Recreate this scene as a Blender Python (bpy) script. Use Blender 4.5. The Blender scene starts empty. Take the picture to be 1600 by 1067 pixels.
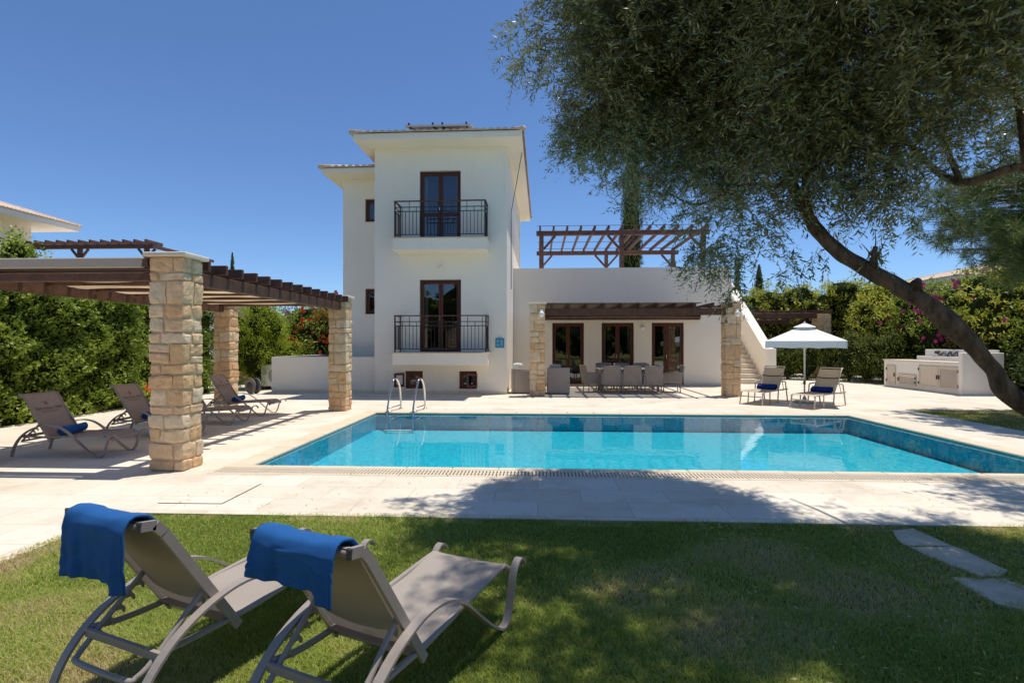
import bpy, math, random
import numpy as np
from mathutils import Vector, Matrix, noise as mnoise
random.seed(7); RNG = np.random.default_rng(11)
S = bpy.context.scene; C = S.collection
PI = math.pi
# ------------------------------------------------------------------ camera
F, CH, HY, TH = 830.0, 1.6, 537.0, math.atan(40/830)
cs, sn = math.cos(TH), math.sin(TH)
cam = bpy.data.cameras.new("camera"); camo = bpy.data.objects.new("camera", cam); C.objects.link(camo)
cam.sensor_width = 36; cam.lens = F/1600*36; cam.clip_end = 3000; cam.clip_start = .05
cam.shift_y = 3.5/1600
camo.location = (0, 0, CH); camo.rotation_euler = (PI/2, 0, TH); S.camera = camo
def at(x, y, d):
    """point seen in the photograph at x, y, at depth d metres"""
    a = (x-800)/F*d; z = CH+(HY-y)/F*d
    return Vector((a*cs-d*sn, a*sn+d*cs, z))
# ------------------------------------------------------------------ light
w = bpy.data.worlds.new("World"); S.world = w; w.use_nodes = True
nt = w.node_tree; bg = nt.nodes['Background']
sky = nt.nodes.new('ShaderNodeTexSky'); sky.sky_type = 'NISHITA'; sky.sun_disc = False
to_sun = Vector((.205, .14, 1)).normalized()
sky.sun_elevation = math.asin(to_sun.z); sky.sun_rotation = math.atan2(to_sun.x, to_sun.y)
sky.air_density = 0.82; sky.dust_density = 0.0; sky.ozone_density = 10; sky.altitude = 0
nt.links.new(sky.outputs[0], bg.inputs[0]); bg.inputs[1].default_value = .106
sl = bpy.data.lights.new("sun", 'SUN'); sl.energy = 3.45; sl.angle = math.radians(.53); sl.color = (1, .955, .88)
so = bpy.data.objects.new("sun", sl); C.objects.link(so)
so.rotation_euler = (-to_sun).to_track_quat('-Z', 'Y').to_euler(); so.location = (10, 10, 40)
S.view_settings.view_transform = 'Standard'; S.view_settings.look = 'None'
S.view_settings.exposure = 0.42; S.view_settings.gamma = 1
S.render.engine = 'CYCLES'
S.cycles.use_denoising = True
S.cycles.max_bounces = 12; S.cycles.diffuse_bounces = 8; S.cycles.transparent_max_bounces = 12
S.cycles.caustics_reflective = False; S.cycles.caustics_refractive = True
S.cycles.sample_clamp_indirect = 6
# ------------------------------------------------------------------ materials
MAT = {}
def new_mat(name):
    m = bpy.data.materials.new(name); m.use_nodes = True; MAT[name] = m
    return m, m.node_tree, m.node_tree.nodes['Principled BSDF']
def N(t, kind, **kw):
    n = t.nodes.new('ShaderNode'+kind)
    for k, v in kw.items():
        if k in n.inputs.keys(): n.inputs[k].default_value = v
        else: setattr(n, k, v)
    return n
def ramp(t, fac, stops):
    r = t.nodes.new('ShaderNodeValToRGB'); e = r.color_ramp.elements
    while len(e) < len(stops): e.new(.5)
    for i, (p, c) in enumerate(stops): e[i].position = p; e[i].color = (*c, 1)
    t.links.new(fac, r.inputs[0]); return r
def coords(t, scale=(1, 1, 1), world=True):
    m = t.nodes.new('ShaderNodeMapping'); m.inputs['Scale'].default_value = scale
    if world:
        g = t.nodes.new('ShaderNodeNewGeometry'); t.links.new(g.outputs['Position'], m.inputs[0])
    else:
        g = t.nodes.new('ShaderNodeTexCoord'); t.links.new(g.outputs['Object'], m.inputs[0])
    return m.outputs[0]
def bump(t, b, h, strength, dist):
    n = N(t, 'Bump'); n.inputs['Strength'].default_value = strength; n.inputs['Distance'].default_value = dist
    t.links.new(h, n.inputs['Height']); t.links.new(n.outputs[0], b.inputs['Normal'])
def mottled(name, c1, c2, scale=3, rough=.7, bs=.0, bscale=60, bd=.004, stretch=(1, 1, 1), spec=.3, metal=0, world=True, detail=6):
    m, t, b = new_mat(name); v = coords(t, stretch, world)
    n = N(t, 'TexNoise', Scale=scale, Detail=detail, Roughness=.65); t.links.new(v, n.inputs['Vector'])
    r = ramp(t, n.outputs['Fac'], [(.3, c1), (.7, c2)]); t.links.new(r.outputs[0], b.inputs['Base Color'])
    b.inputs['Roughness'].default_value = rough; b.inputs['Specular IOR Level'].default_value = spec; b.inputs['Metallic'].default_value = metal
    if bs:
        n2 = N(t, 'TexNoise', Scale=bscale, Detail=4); t.links.new(v, n2.inputs['Vector']); bump(t, b, n2.outputs['Fac'], bs, bd)
    return m
def stucco_mat():
    m, t, b = new_mat('stucco'); v = coords(t)
    n = N(t, 'TexNoise', Scale=.55, Detail=6, Roughness=.65); t.links.new(v, n.inputs['Vector'])
    r = ramp(t, n.outputs['Fac'], [(.3, (.86, .795, .68)), (.7, (.89, .83, .725))])
    v2 = coords(t, (5, 5, .35)); n2 = N(t, 'TexNoise', Scale=1.0, Detail=8, Roughness=.7); t.links.new(v2, n2.inputs['Vector'])
    r2 = ramp(t, n2.outputs['Fac'], [(.27, (.94, .93, .91)), (.43, (1, 1, 1))])     # faint rain streaks
    mx = t.nodes.new('ShaderNodeMix'); mx.data_type = 'RGBA'; mx.blend_type = 'MULTIPLY'; mx.inputs[0].default_value = 1
    t.links.new(r.outputs[0], mx.inputs[6]); t.links.new(r2.outputs[0], mx.inputs[7])
    # splashed dirt just above the paving, with a ragged upper edge
    sp = N(t, 'SeparateXYZ'); t.links.new(coords(t), sp.inputs[0]); n3 = N(t, 'TexNoise', Scale=3.5, Detail=6); t.links.new(v, n3.inputs['Vector'])
    ma = N(t, 'Math', operation='MULTIPLY_ADD'); t.links.new(n3.outputs['Fac'], ma.inputs[0]); ma.inputs[1].default_value = -.16; t.links.new(sp.outputs[2], ma.inputs[2])
    r3 = ramp(t, ma.outputs[0], [(.0, (.84, .79, .71)), (.06, (1, 1, 1))])
    mx2 = t.nodes.new('ShaderNodeMix'); mx2.data_type = 'RGBA'; mx2.blend_type = 'MULTIPLY'; mx2.inputs[0].default_value = 1
    t.links.new(mx.outputs[2], mx2.inputs[6]); t.links.new(r3.outputs[0], mx2.inputs[7]); t.links.new(mx2.outputs[2], b.inputs['Base Color'])
    b.inputs['Roughness'].default_value = .85; b.inputs['Specular IOR Level'].default_value = .2
    n4 = N(t, 'TexNoise', Scale=2.2, Detail=9, Roughness=.75); t.links.new(v, n4.inputs['Vector']); bump(t, b, n4.outputs['Fac'], .5, .02)
stucco_mat()
mottled('stucco_plain', (.79, .75, .69), (.83, .79, .73), 1, .85, .3, 70, .004, spec=.2)
mottled('dark_wood', (.060, .029, .019), (.14, .068, .044), 6, .55, .3, 40, .004, (1, 1, 1))
mottled('weathered_wood', (.10, .055, .045), (.19, .10, .08), 6, .7, .3, 40, .004)
mottled('door_wood', (.07, .020, .010), (.125, .04, .02), 5, .38, .1, 60, .002, (6, 6, 1))
mottled('iron', (.018, .013, .014), (.035, .026, .026), 20, .45)
mottled('frame_metal', (.31, .262, .225), (.35, .298, .258), 8, .38, spec=.45)
mottled('frame_beige', (.55, .46, .36), (.60, .51, .41), 8, .4, spec=.4)
mottled('dark_cap', (.05, .045, .04), (.08, .07, .06), 10, .5)
mottled('chrome', (.62, .62, .61), (.74, .74, .73), 4, .16, metal=1)
mottled('white_plastic', (.72, .71, .68), (.80, .79, .76), 3, .4)
mottled('reel_grey', (.13, .125, .12), (.19, .18, .175), 6, .6)
mottled('grey_plastic', (.30, .29, .28), (.42, .41, .40), 6, .5)
mottled('tile_roof', (.52, .36, .25), (.70, .56, .43), 2.3, .85, .4, 30, .01)
mottled('tile_roof_red', (.30, .14, .10), (.46, .25, .18), 2.3, .85, .4, 30, .01)
mottled('slab_stone', (.50, .40, .28), (.72, .60, .44), 5, .85, .5, 45, .01)
mottled('cap_stone', (.58, .50, .40), (.70, .62, .50), 5, .85, .4, 50, .008)
mottled('coping_stone', (.66, .53, .37), (.74, .62, .46), 2.0, .6, .3, 60, .004)
mottled('grate', (.62, .52, .38), (.70, .60, .45), 4, .5)
mottled('gutter_dark', (.03, .028, .025), (.05, .045, .04), 4, .9)
mottled('soil', (.07, .045, .03), (.15, .105, .07), 7, .95, .5, 60, .02)
mottled('umbrella_cloth', (.80, .79, .77), (.84, .83, .81), 3, .8, .2, 300, .001)
mottled('cushion_grey', (.33, .32, .32), (.39, .38, .38), 9, .9, .3, 300, .002)
mottled('cushion_white', (.66, .65, .63), (.75, .74, .72), 6, .9, .2, 200, .002)
mottled('curtain', (.55, .53, .48), (.62, .60, .55), 8, .9, stretch=(30, 30, 1))
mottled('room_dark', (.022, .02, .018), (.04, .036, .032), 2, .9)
mottled('louvre_paint', (.60, .51, .42), (.66, .57, .47), 4, .6)
mottled('bark', (.055, .036, .022), (.27, .19, .125), 11, .95, 1.0, 17, .07, (1, 1, .4), spec=.1, detail=9)
mottled('pine_bark', (.11, .06, .04), (.24, .14, .095), 9, .95, .9, 22, .03, (1, 1, .4), spec=.1)
mottled('hedge_core', (.012, .017, .006), (.026, .034, .012), 3, 1, spec=.0)  # near-black, paints the shade in the gaps between leaves
mottled('petal_red', (.60, .045, .015), (.80, .12, .03), 9, .6)
mottled('petal_magenta', (.42, .02, .17), (.62, .06, .30), 9, .6)
mottled('lamp_glass', (.80, .79, .76), (.86, .85, .82), 2, .2)
mottled('plaque_blue', (.03, .24, .40), (.05, .30, .46), 8, .5)
mottled('plaque_mark', (.25, .50, .62), (.3, .55, .66), 8, .5)
mottled('print_brown', (.075, .05, .045), (.09, .06, .05), 8, .8)
mottled('panel_grey', (.36, .36, .35), (.46, .46, .45), 5, .5)
mottled('solar_glass', (.01, .012, .02), (.02, .022, .03), 5, .1)
mottled('crockery', (.10, .10, .11), (.45, .44, .42), 18, .4)
mottled('hills_far', (.10, .12, .08), (.16, .17, .11), .03, 1)
mottled('reed', (.15, .11, .085), (.27, .21, .165), 14, .9, .3, 60, .01)

def cloth(name, c1, c2, fine, trans=.0, bs=.4):
    m, t, b = new_mat(name); v = coords(t, (1, 1, 1), False)
    n = N(t, 'TexNoise', Scale=fine, Detail=3); t.links.new(v, n.inputs['Vector'])
    n2 = N(t, 'TexNoise', Scale=4, Detail=4); t.links.new(v, n2.inputs['Vector'])
    mx = N(t, 'Math', operation='ADD'); t.links.new(n.outputs['Fac'], mx.inputs[0]); t.links.new(n2.outputs['Fac'], mx.inputs[1])
    md = N(t, 'Math', operation='MULTIPLY'); t.links.new(mx.outputs[0], md.inputs[0]); md.inputs[1].default_value = .5
    r = ramp(t, md.outputs[0], [(.32, c1), (.68, c2)]); t.links.new(r.outputs[0], b.inputs['Base Color'])
    b.inputs['Roughness'].default_value = .9; b.inputs['Specular IOR Level'].default_value = .15
    bump(t, b, n.outputs['Fac'], bs, .004)
    if trans:
        tr = N(t, 'BsdfTranslucent'); t.links.new(r.outputs[0], tr.inputs[0])
        mxs = N(t, 'MixShader'); mxs.inputs[0].default_value = trans
        t.links.new(b.outputs[0], mxs.inputs[1]); t.links.new(tr.outputs[0], mxs.inputs[2])
        t.links.new(mxs.outputs[0], t.nodes['Material Output'].inputs[0])
    return m
cloth('towel_blue', (.010, .065, .225), (.035, .16, .42), 420, 0, .8)
cloth('towel_navy', (.008, .022, .15), (.015, .05, .24), 120, 0, .9)
cloth('sling_taupe', (.37, .315, .265), (.43, .37, .315), 260, .13, .3)
cloth('sling_dark', (.40, .30, .245), (.46, .35, .29), 260, .14, .3)
cloth('sling_beige', (.52, .42, .30), (.58, .48, .35), 260, .25, .3)
cloth('shade_fabric', (.66, .49, .31), (.72, .54, .35), 120, .45, .1)
cloth('blind_grey', (.36, .315, .275), (.41, .36, .315), 120, 0, .1)
cloth('rattan', (.33, .275, .235), (.48, .41, .35), 60, 0, .8)

# rattan-like horizontal weave
t = MAT['rattan'].node_tree; b = t.nodes['Principled BSDF']
wv = N(t, 'TexWave', Scale=16, Distortion=1.2); wv.bands_direction = 'Z'; t.links.new(coords(t, (1, 1, 1), False), wv.inputs['Vector'])
bump(t, b, wv.outputs['Fac'], .7, .01)

def leaf_mat(name, stops, trans=.3, rough=.42, back=None, spec=.35):
    m, t, b = new_mat(name); a = N(t, 'Attribute', attribute_name='tint')
    r = ramp(t, a.outputs['Fac'], stops); col = r.outputs[0]
    if back:
        g = N(t, 'NewGeometry'); mx = t.nodes.new('ShaderNodeMix'); mx.data_type = 'RGBA'
        t.links.new(g.outputs['Backfacing'], mx.inputs[0]); t.links.new(col, mx.inputs[6]); mx.inputs[7].default_value = (*back, 1); col = mx.outputs[2]
    t.links.new(col, b.inputs['Base Color']); b.inputs['Roughness'].default_value = rough; b.inputs['Specular IOR Level'].default_value = spec
    tr = N(t, 'BsdfTranslucent'); t.links.new(col, tr.inputs[0]); mxs = N(t, 'MixShader'); mxs.inputs[0].default_value = trans
    t.links.new(b.outputs[0], mxs.inputs[1]); t.links.new(tr.outputs[0], mxs.inputs[2]); t.links.new(mxs.outputs[0], t.nodes['Material Output'].inputs[0])
    return m
leaf_mat('olive_leaf', [(0, (.045, .06, .015)), (.4, (.14, .17, .04)), (.75, (.34, .37, .11)), (1, (.62, .54, .20))], .24, .24, (.24, .26, .12), spec=.9)
leaf_mat('hedge_leaf', [(0, (.065, .10, .016)), (.35, (.18, .255, .034)), (.7, (.38, .46, .07)), (1, (.66, .66, .18))], .45, .4, spec=.25)
leaf_mat('yellow_leaf', [(0, (.14, .19, .03)), (.4, (.38, .43, .055)), (.75, (.62, .59, .08)), (1, (.78, .68, .11))], .5)
leaf_mat('dark_leaf', [(0, (.04, .065, .016)), (.6, (.10, .14, .035)), (1, (.21, .23, .07))], .2)
leaf_mat('grey_leaf', [(0, (.07, .085, .055)), (.6, (.13, .15, .10)), (1, (.24, .25, .18))], .2)
leaf_mat('thuja_leaf', [(0, (.17, .24, .015)), (.5, (.36, .46, .03)), (1, (.60, .62, .07))], .4, .6)
leaf_mat('thuja_dark', [(0, (.06, .085, .012)), (.5, (.13, .17, .022)), (1, (.26, .29, .05))], .2, .6)
leaf_mat('cypress_leaf', [(0, (.05, .065, .016)), (.5, (.10, .12, .03)), (1, (.21, .22, .055))], .12, .7)
leaf_mat('pine_leaf', [(0, (.06, .09, .025)), (.5, (.12, .17, .045)), (1, (.23, .28, .08))], .2, .5)
leaf_mat('grass_blade', [(0, (.17, .245, .03)), (.4, (.35, .44, .07)), (.7, (.50, .56, .12)), (.87, (.63, .57, .22)), (1, (.66, .52, .30))], .45, .6)

def stone_mat():
    m, t, b = new_mat('column_stone'); a = N(t, 'Attribute', attribute_name='tint'); v = coords(t)
    r = ramp(t, a.outputs['Fac'], [(0, (.70, .455, .25)), (.35, (.76, .53, .325)), (.7, (.79, .59, .385)), (1, (.76, .62, .45))])
    n = N(t, 'TexNoise', Scale=9, Detail=8, Roughness=.7); t.links.new(v, n.inputs['Vector'])
    r2 = ramp(t, n.outputs['Fac'], [(.28, (.70, .67, .62)), (.62, (1.06, 1.05, 1.02))])
    mx = t.nodes.new('ShaderNodeMix'); mx.data_type = 'RGBA'; mx.blend_type = 'MULTIPLY'; mx.inputs[0].default_value = 1
    t.links.new(r.outputs[0], mx.inputs[6]); t.links.new(r2.outputs[0], mx.inputs[7]); t.links.new(mx.outputs[2], b.inputs['Base Color'])
    b.inputs['Roughness'].default_value = .92; b.inputs['Specular IOR Level'].default_value = .1
    n2 = N(t, 'TexNoise', Scale=38, Detail=6, Roughness=.7); t.links.new(v, n2.inputs['Vector']); bump(t, b, n2.outputs['Fac'], .9, .012)
stone_mat()
mottled('mortar', (.46, .33, .20), (.56, .42, .27), 14, .95, .4, 60, .01)

def deck_mat():
    m, t, b = new_mat('deck_paving'); v = coords(t)
    br = N(t, 'TexBrick', Scale=1.0); br.offset = .5
    br.inputs['Color1'].default_value = (.69, .605, .475, 1); br.inputs['Color2'].default_value = (.765, .69, .57, 1)
    br.inputs['Mortar'].default_value = (.55, .475, .37, 1); br.inputs['Mortar Size'].default_value = .005
    br.inputs['Brick Width'].default_value = .9; br.inputs['Row Height'].default_value = .45; br.inputs['Bias'].default_value = 0
    t.links.new(v, br.inputs['Vector'])
    n = N(t, 'TexNoise', Scale=.9, Detail=8, Roughness=.7); t.links.new(v, n.inputs['Vector'])
    r2 = ramp(t, n.outputs['Fac'], [(.30, (.80, .75, .68)), (.50, (1, 1, 1)), (.8, (1.03, 1.03, 1.03))])
    mx = t.nodes.new('ShaderNodeMix'); mx.data_type = 'RGBA'; mx.blend_type = 'MULTIPLY'; mx.inputs[0].default_value = 1
    t.links.new(br.outputs[0], mx.inputs[6]); t.links.new(r2.outputs[0], mx.inputs[7])
    n3 = N(t, 'TexNoise', Scale=14, Detail=6, Roughness=.75); t.links.new(v, n3.inputs['Vector'])
    r3 = ramp(t, n3.outputs['Fac'], [(.3, (.93, .92, .90)), (.55, (1, 1, 1))])
    mx2 = t.nodes.new('ShaderNodeMix'); mx2.data_type = 'RGBA'; mx2.blend_type = 'MULTIPLY'; mx2.inputs[0].default_value = 1
    t.links.new(mx.outputs[2], mx2.inputs[6]); t.links.new(r3.outputs[0], mx2.inputs[7])
    t.links.new(mx2.outputs[2], b.inputs['Base Color']); b.inputs['Roughness'].default_value = .75; b.inputs['Specular IOR Level'].default_value = .2
    bump(t, b, n3.outputs['Fac'], .25, .004)
deck_mat()
def lawn_mat():
    m, t, b = new_mat('lawn_soil'); v = coords(t)
    n = N(t, 'TexNoise', Scale=1.1, Detail=7, Roughness=.7); t.links.new(v, n.inputs['Vector'])
    r = ramp(t, n.outputs['Fac'], [(.3, (.14, .15, .035)), (.55, (.22, .20, .06)), (.75, (.34, .26, .13))])
    t.links.new(r.outputs[0], b.inputs['Base Color']); b.inputs['Roughness'].default_value = 1; b.inputs['Specular IOR Level'].default_value = .05
    n2 = N(t, 'TexNoise', Scale=70, Detail=5); t.links.new(v, n2.inputs['Vector']); bump(t, b, n2.outputs['Fac'], .9, .03)
lawn_mat()
def pool_mat():
    m, t, b = new_mat('pool_mosaic'); v = coords(t)
    # 25 mm mosaic on every face: chequer noise per cell
    mp = N(t, 'VectorMath', operation='SNAP'); t.links.new(v, mp.inputs[0]); mp.inputs[1].default_value = (.05, .05, .05)
    wn = N(t, 'TexWhiteNoise'); t.links.new(mp.outputs[0], wn.inputs['Vector'])
    r = ramp(t, wn.outputs['Value'], [(0, (.003, .40, .57)), (.5, (.005, .51, .68)), (1, (.012, .62, .76))])
    t.links.new(r.outputs[0], b.inputs['Base Color']); b.inputs['Roughness'].default_value = .6
pool_mat()
def water_mat():
    m, t, b = new_mat('pool_water'); v = coords(t)
    t.nodes.remove(b)
    n1 = N(t, 'TexNoise', Scale=1.3, Detail=2); t.links.new(v, n1.inputs['Vector'])
    n2 = N(t, 'TexNoise', Scale=7, Detail=3); t.links.new(v, n2.inputs['Vector'])
    ad = N(t, 'Math', operation='MULTIPLY_ADD'); t.links.new(n2.outputs['Fac'], ad.inputs[0]); ad.inputs[1].default_value = .17; t.links.new(n1.outputs['Fac'], ad.inputs[2])
    bp = N(t, 'Bump'); bp.inputs['Strength'].default_value = .13; bp.inputs['Distance'].default_value = .035; t.links.new(ad.outputs[0], bp.inputs['Height'])
    gl = N(t, 'BsdfGlossy', Roughness=.0); t.links.new(bp.outputs[0], gl.inputs['Normal'])
    tr = N(t, 'BsdfTransparent'); tr.inputs[0].default_value = (.86, .97, .985, 1)
    fr = N(t, 'Fresnel'); fr.inputs['IOR'].default_value = 1.45; t.links.new(bp.outputs[0], fr.inputs['Normal'])
    mx = N(t, 'MixShader'); t.links.new(fr.outputs[0], mx.inputs[0]); t.links.new(tr.outputs[0], mx.inputs[1]); t.links.new(gl.outputs[0], mx.inputs[2])
    t.links.new(mx.outputs[0], t.nodes['Material Output'].inputs[0])
water_mat()
def pane_mat():
    m, t, b = new_mat('window_glass'); t.nodes.remove(b)
    gl = N(t, 'BsdfGlossy', Roughness=.0); gl.inputs[0].default_value = (.92, .96, 1, 1)
    tr = N(t, 'BsdfTransparent'); tr.inputs[0].default_value = (.80, .84, .84, 1)
    lw = N(t, 'Fresnel'); lw.inputs['IOR'].default_value = 2.1
    mx = N(t, 'MixShader'); t.links.new(lw.outputs[0], mx.inputs[0]); t.links.new(tr.outputs[0], mx.inputs[1]); t.links.new(gl.outputs[0], mx.inputs[2])
    t.links.new(mx.outputs[0], t.nodes['Material Output'].inputs[0])
pane_mat()
# ------------------------------------------------------------------ mesh builder
class MB:
    def __init__(s): s.v = []; s.f = []; s.t = []
    def add(s, verts, faces, tint=None):
        k = len(s.v); s.v += [tuple(q) for q in verts]; s.f += [tuple(i+k for i in f) for f in faces]
        s.t += [0.5 if tint is None else tint]*len(faces); return s
    def box(s, x0, x1, y0, y1, z0, z1, tint=None):
        return s.add([(x0, y0, z0), (x1, y0, z0), (x1, y1, z0), (x0, y1, z0), (x0, y0, z1), (x1, y0, z1), (x1, y1, z1), (x0, y1, z1)],
              [(0, 3, 2, 1), (4, 5, 6, 7), (0, 1, 5, 4), (1, 2, 6, 5), (2, 3, 7, 6), (3, 0, 4, 7)], tint)
    def bbox(s, x0, x1, y0, y1, z0, z1, b=.01):
        """box with chamfered edges"""
        vs = []; idx = {}
        X = (x0, x1); Y = (y0, y1); Z = (z0, z1)
        b = min(b, abs(x1-x0)*.45, abs(y1-y0)*.45, abs(z1-z0)*.45)
        for i in (0, 1):
            for j in (0, 1):
                for k in (0, 1):
                    sx, sy, sz = 1-2*i, 1-2*j, 1-2*k
                    p = (X[i], Y[j], Z[k])
                    idx[i, j, k, 'x'] = len(vs); vs.append((p[0], p[1]+sy*b, p[2]+sz*b))
                    idx[i, j, k, 'y'] = len(vs); vs.append((p[0]+sx*b, p[1], p[2]+sz*b))
                    idx[i, j, k, 'z'] = len(vs); vs.append((p[0]+sx*b, p[1]+sy*b, p[2]))
        fs = []
        g = lambda i, j, k, a: idx[i, j, k, a]
        for i in (0, 1): fs.append([g(i, 0, 0, 'x'), g(i, 1, 0, 'x'), g(i, 1, 1, 'x'), g(i, 0, 1, 'x')])
        for j in (0, 1): fs.append([g(0, j, 0, 'y'), g(1, j, 0, 'y'), g(1, j, 1, 'y'), g(0, j, 1, 'y')])
        for k in (0, 1): fs.append([g(0, 0, k, 'z'), g(1, 0, k, 'z'), g(1, 1, k, 'z'), g(0, 1, k, 'z')])
        for i in (0, 1):
            for j in (0, 1): fs.append([g(i, j, 0, 'x'), g(i, j, 1, 'x'), g(i, j, 1, 'y'), g(i, j, 0, 'y')])
        for i in (0, 1):
            for k in (0, 1): fs.append([g(i, 0, k, 'x'), g(i, 1, k, 'x'), g(i, 1, k, 'z'), g(i, 0, k, 'z')])
        for j in (0, 1):
            for k in (0, 1): fs.append([g(0, j, k, 'y'), g(1, j, k, 'y'), g(1, j, k, 'z'), g(0, j, k, 'z')])
        for i in (0, 1):
            for j in (0, 1):
                for k in (0, 1): fs.append([g(i, j, k, 'x'), g(i, j, k, 'y'), g(i, j, k, 'z')])
        c = Vector(((x0+x1)/2, (y0+y1)/2, (z0+z1)/2))
        out = []
        for f in fs:
            p = [Vector(vs[q]) for q in f]; n = (p[1]-p[0]).cross(p[2]-p[0]); m = sum(p, Vector())/len(p)
            out.append(f if n.dot(m-c) > 0 else f[::-1])
        return s.add(vs, out)
    def tube(s, pts, r, n=8, cap=True, tint=None):
        pts = [Vector(p) for p in pts]; m = len(pts); rr = r if isinstance(r, (list, tuple)) else [r]*m
        vs = []; ref = None
        for i, p in enumerate(pts):
            d = (pts[min(i+1, m-1)]-pts[max(i-1, 0)]).normalized()
            if ref is None:
                ref = d.orthogonal().normalized()
            a = (ref-d*ref.dot(d))
            a = a.normalized() if a.length > 1e-6 else d.orthogonal().normalized()
            ref = a; b = d.cross(a)
            for k in range(n):
                an = 2*PI*k/n; vs.append(p+(a*math.cos(an)+b*math.sin(an))*rr[i])
        fs = [(i*n+k, i*n+(k+1) % n, (i+1)*n+(k+1) % n, (i+1)*n+k) for i in range(m-1) for k in range(n)]
        if cap: fs += [tuple(range(n))[::-1], tuple((m-1)*n+k for k in range(n))]
        return s.add(vs, fs, tint)
    def bar(s, p, q, w_, h_):
        """rectangular bar from p to q, w_ wide sideways, h_ high"""
        p = Vector(p); q = Vector(q); d = (q-p).normalized(); up = Vector((0, 0, 1))
        a = d.cross(up); a = a.normalized() if a.length > 1e-4 else Vector((1, 0, 0)); u = a.cross(d)
        vs = [e+a*sx*w_/2+u*sy*h_/2 for e in (p, q) for sx, sy in ((-1, -1), (1, -1), (1, 1), (-1, 1))]
        return s.add(vs, [(0, 1, 2, 3)[::-1], (4, 5, 6, 7), (0, 1, 5, 4), (1, 2, 6, 5), (2, 3, 7, 6), (3, 0, 4, 7)])
    def ribbon(s, prof, v0, v1, th):
        """flat band: profile of (u, w) swept from v0 to v1, thickness th"""
        m = len(prof); vs = []
        for i, (u, w_) in enumerate(prof):
            a = prof[max(i-1, 0)]; b = prof[min(i+1, m-1)]; dx, dz = b[0]-a[0], b[1]-a[1]; L = math.hypot(dx, dz) or 1
            nx, nz = -dz/L*th/2, dx/L*th/2
            vs += [(u+nx, v0, w_+nz), (u+nx, v1, w_+nz), (u-nx, v1, w_-nz), (u-nx, v0, w_-nz)]
        fs = []
        for i in range(m-1):
            a = i*4; b = a+4
            fs += [(a+k, a+(k+1) % 4, b+(k+1) % 4, b+k) for k in range(4)]
        fs += [(3, 2, 1, 0), tuple((m-1)*4+k for k in range(4))]
        return s.add(vs, fs)
    def prism(s, poly, axis, a0, a1):
        """2-d polygon extruded along axis 'x','y' or 'z'"""
        def P(p, a): return {'x': (a, p[0], p[1]), 'y': (p[0], a, p[1]), 'z': (p[0], p[1], a)}[axis]
        n = len(poly); vs = [P(p, a0) for p in poly]+[P(p, a1) for p in poly]
        fs = [tuple(range(n)), tuple(range(2*n-1, n-1, -1))]+[(i, i+n, (i+1) % n+n, (i+1) % n) for i in range(n)]
        return s.add(vs, fs)
    def lathe(s, prof, cx, cy, n=20, tint=None):
        m = len(prof); vs = [(cx+r*math.cos(2*PI*k/n), cy+r*math.sin(2*PI*k/n), z) for r, z in prof for k in range(n)]
        fs = [(i*n+k, i*n+(k+1) % n, (i+1)*n+(k+1) % n, (i+1)*n+k) for i in range(m-1) for k in range(n)]
        fs += [tuple(range(n))[::-1], tuple((m-1)*n+k for k in range(n))]
        return s.add(vs, fs, tint)
    def grid(s, fn, nu, nv, tint=None):
        vs = [fn(i/nu, j/nv) for i in range(nu+1) for j in range(nv+1)]
        fs = [(i*(nv+1)+j, (i+1)*(nv+1)+j, (i+1)*(nv+1)+j+1, i*(nv+1)+j+1) for i in range(nu) for j in range(nv)]
        return s.add(vs, fs, tint)
    def rough(s, x0, x1, y0, y1, z0, z1, amp=.008, bev=.012, n=4, tint=None):
        """stone block: chamfered, uneven box"""
        vs = []; key = {}; fs = []
        c = ((x0+x1)/2, (y0+y1)/2, (z0+z1)/2); h = ((x1-x0)/2, (y1-y0)/2, (z1-z0)/2); off = Vector((random.random()*50, random.random()*50, 3)); k1, k2, k3 = [random.uniform(-.06, .06) for _ in range(3)]
        def V(i, j, k):
            q = (i, j, k)
            if q in key: return key[q]
            g = [2*a/n-1 for a in q]; ext = [abs(abs(a)-1) < 1e-6 for a in g]; e = sum(ext)
            p = []
            for a in range(3):
                val = g[a]*h[a]
                if ext[a] and e >= 2: val -= math.copysign(min(bev, h[a]*.4)*(.6 if e == 2 else .8), g[a])
                p.append(c[a]+val)
            d = mnoise.noise_vector(Vector(p)*7+off)*amp+mnoise.noise_vector(Vector(p)*23+off)*amp*.5
            e_ = [p[a]-c[a] for a in range(3)]; d = d+Vector((k2*e_[2], k3*e_[2], k1*(e_[0]+e_[1])))
            key[q] = len(vs); vs.append(tuple(p[a]+d[a] for a in range(3))); return key[q]
        for a in range(3):
            o1, o2 = (a+1) % 3, (a+2) % 3
            for e in (0, n):
                for i in range(n):
                    for j in range(n):
                        q = []
                        for di, dj in ((0, 0), (1, 0), (1, 1), (0, 1)):
                            z = [0, 0, 0]; z[a] = e; z[o1] = i+di; z[o2] = j+dj; q.append(V(*z))
                        fs.append(tuple(q) if e == n else tuple(q[::-1]))
        return s.add(vs, fs, tint)
    def move(s, d):
        s.v = [(a+d[0], b+d[1], c+d[2]) for a, b, c in s.v]; return s
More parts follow.
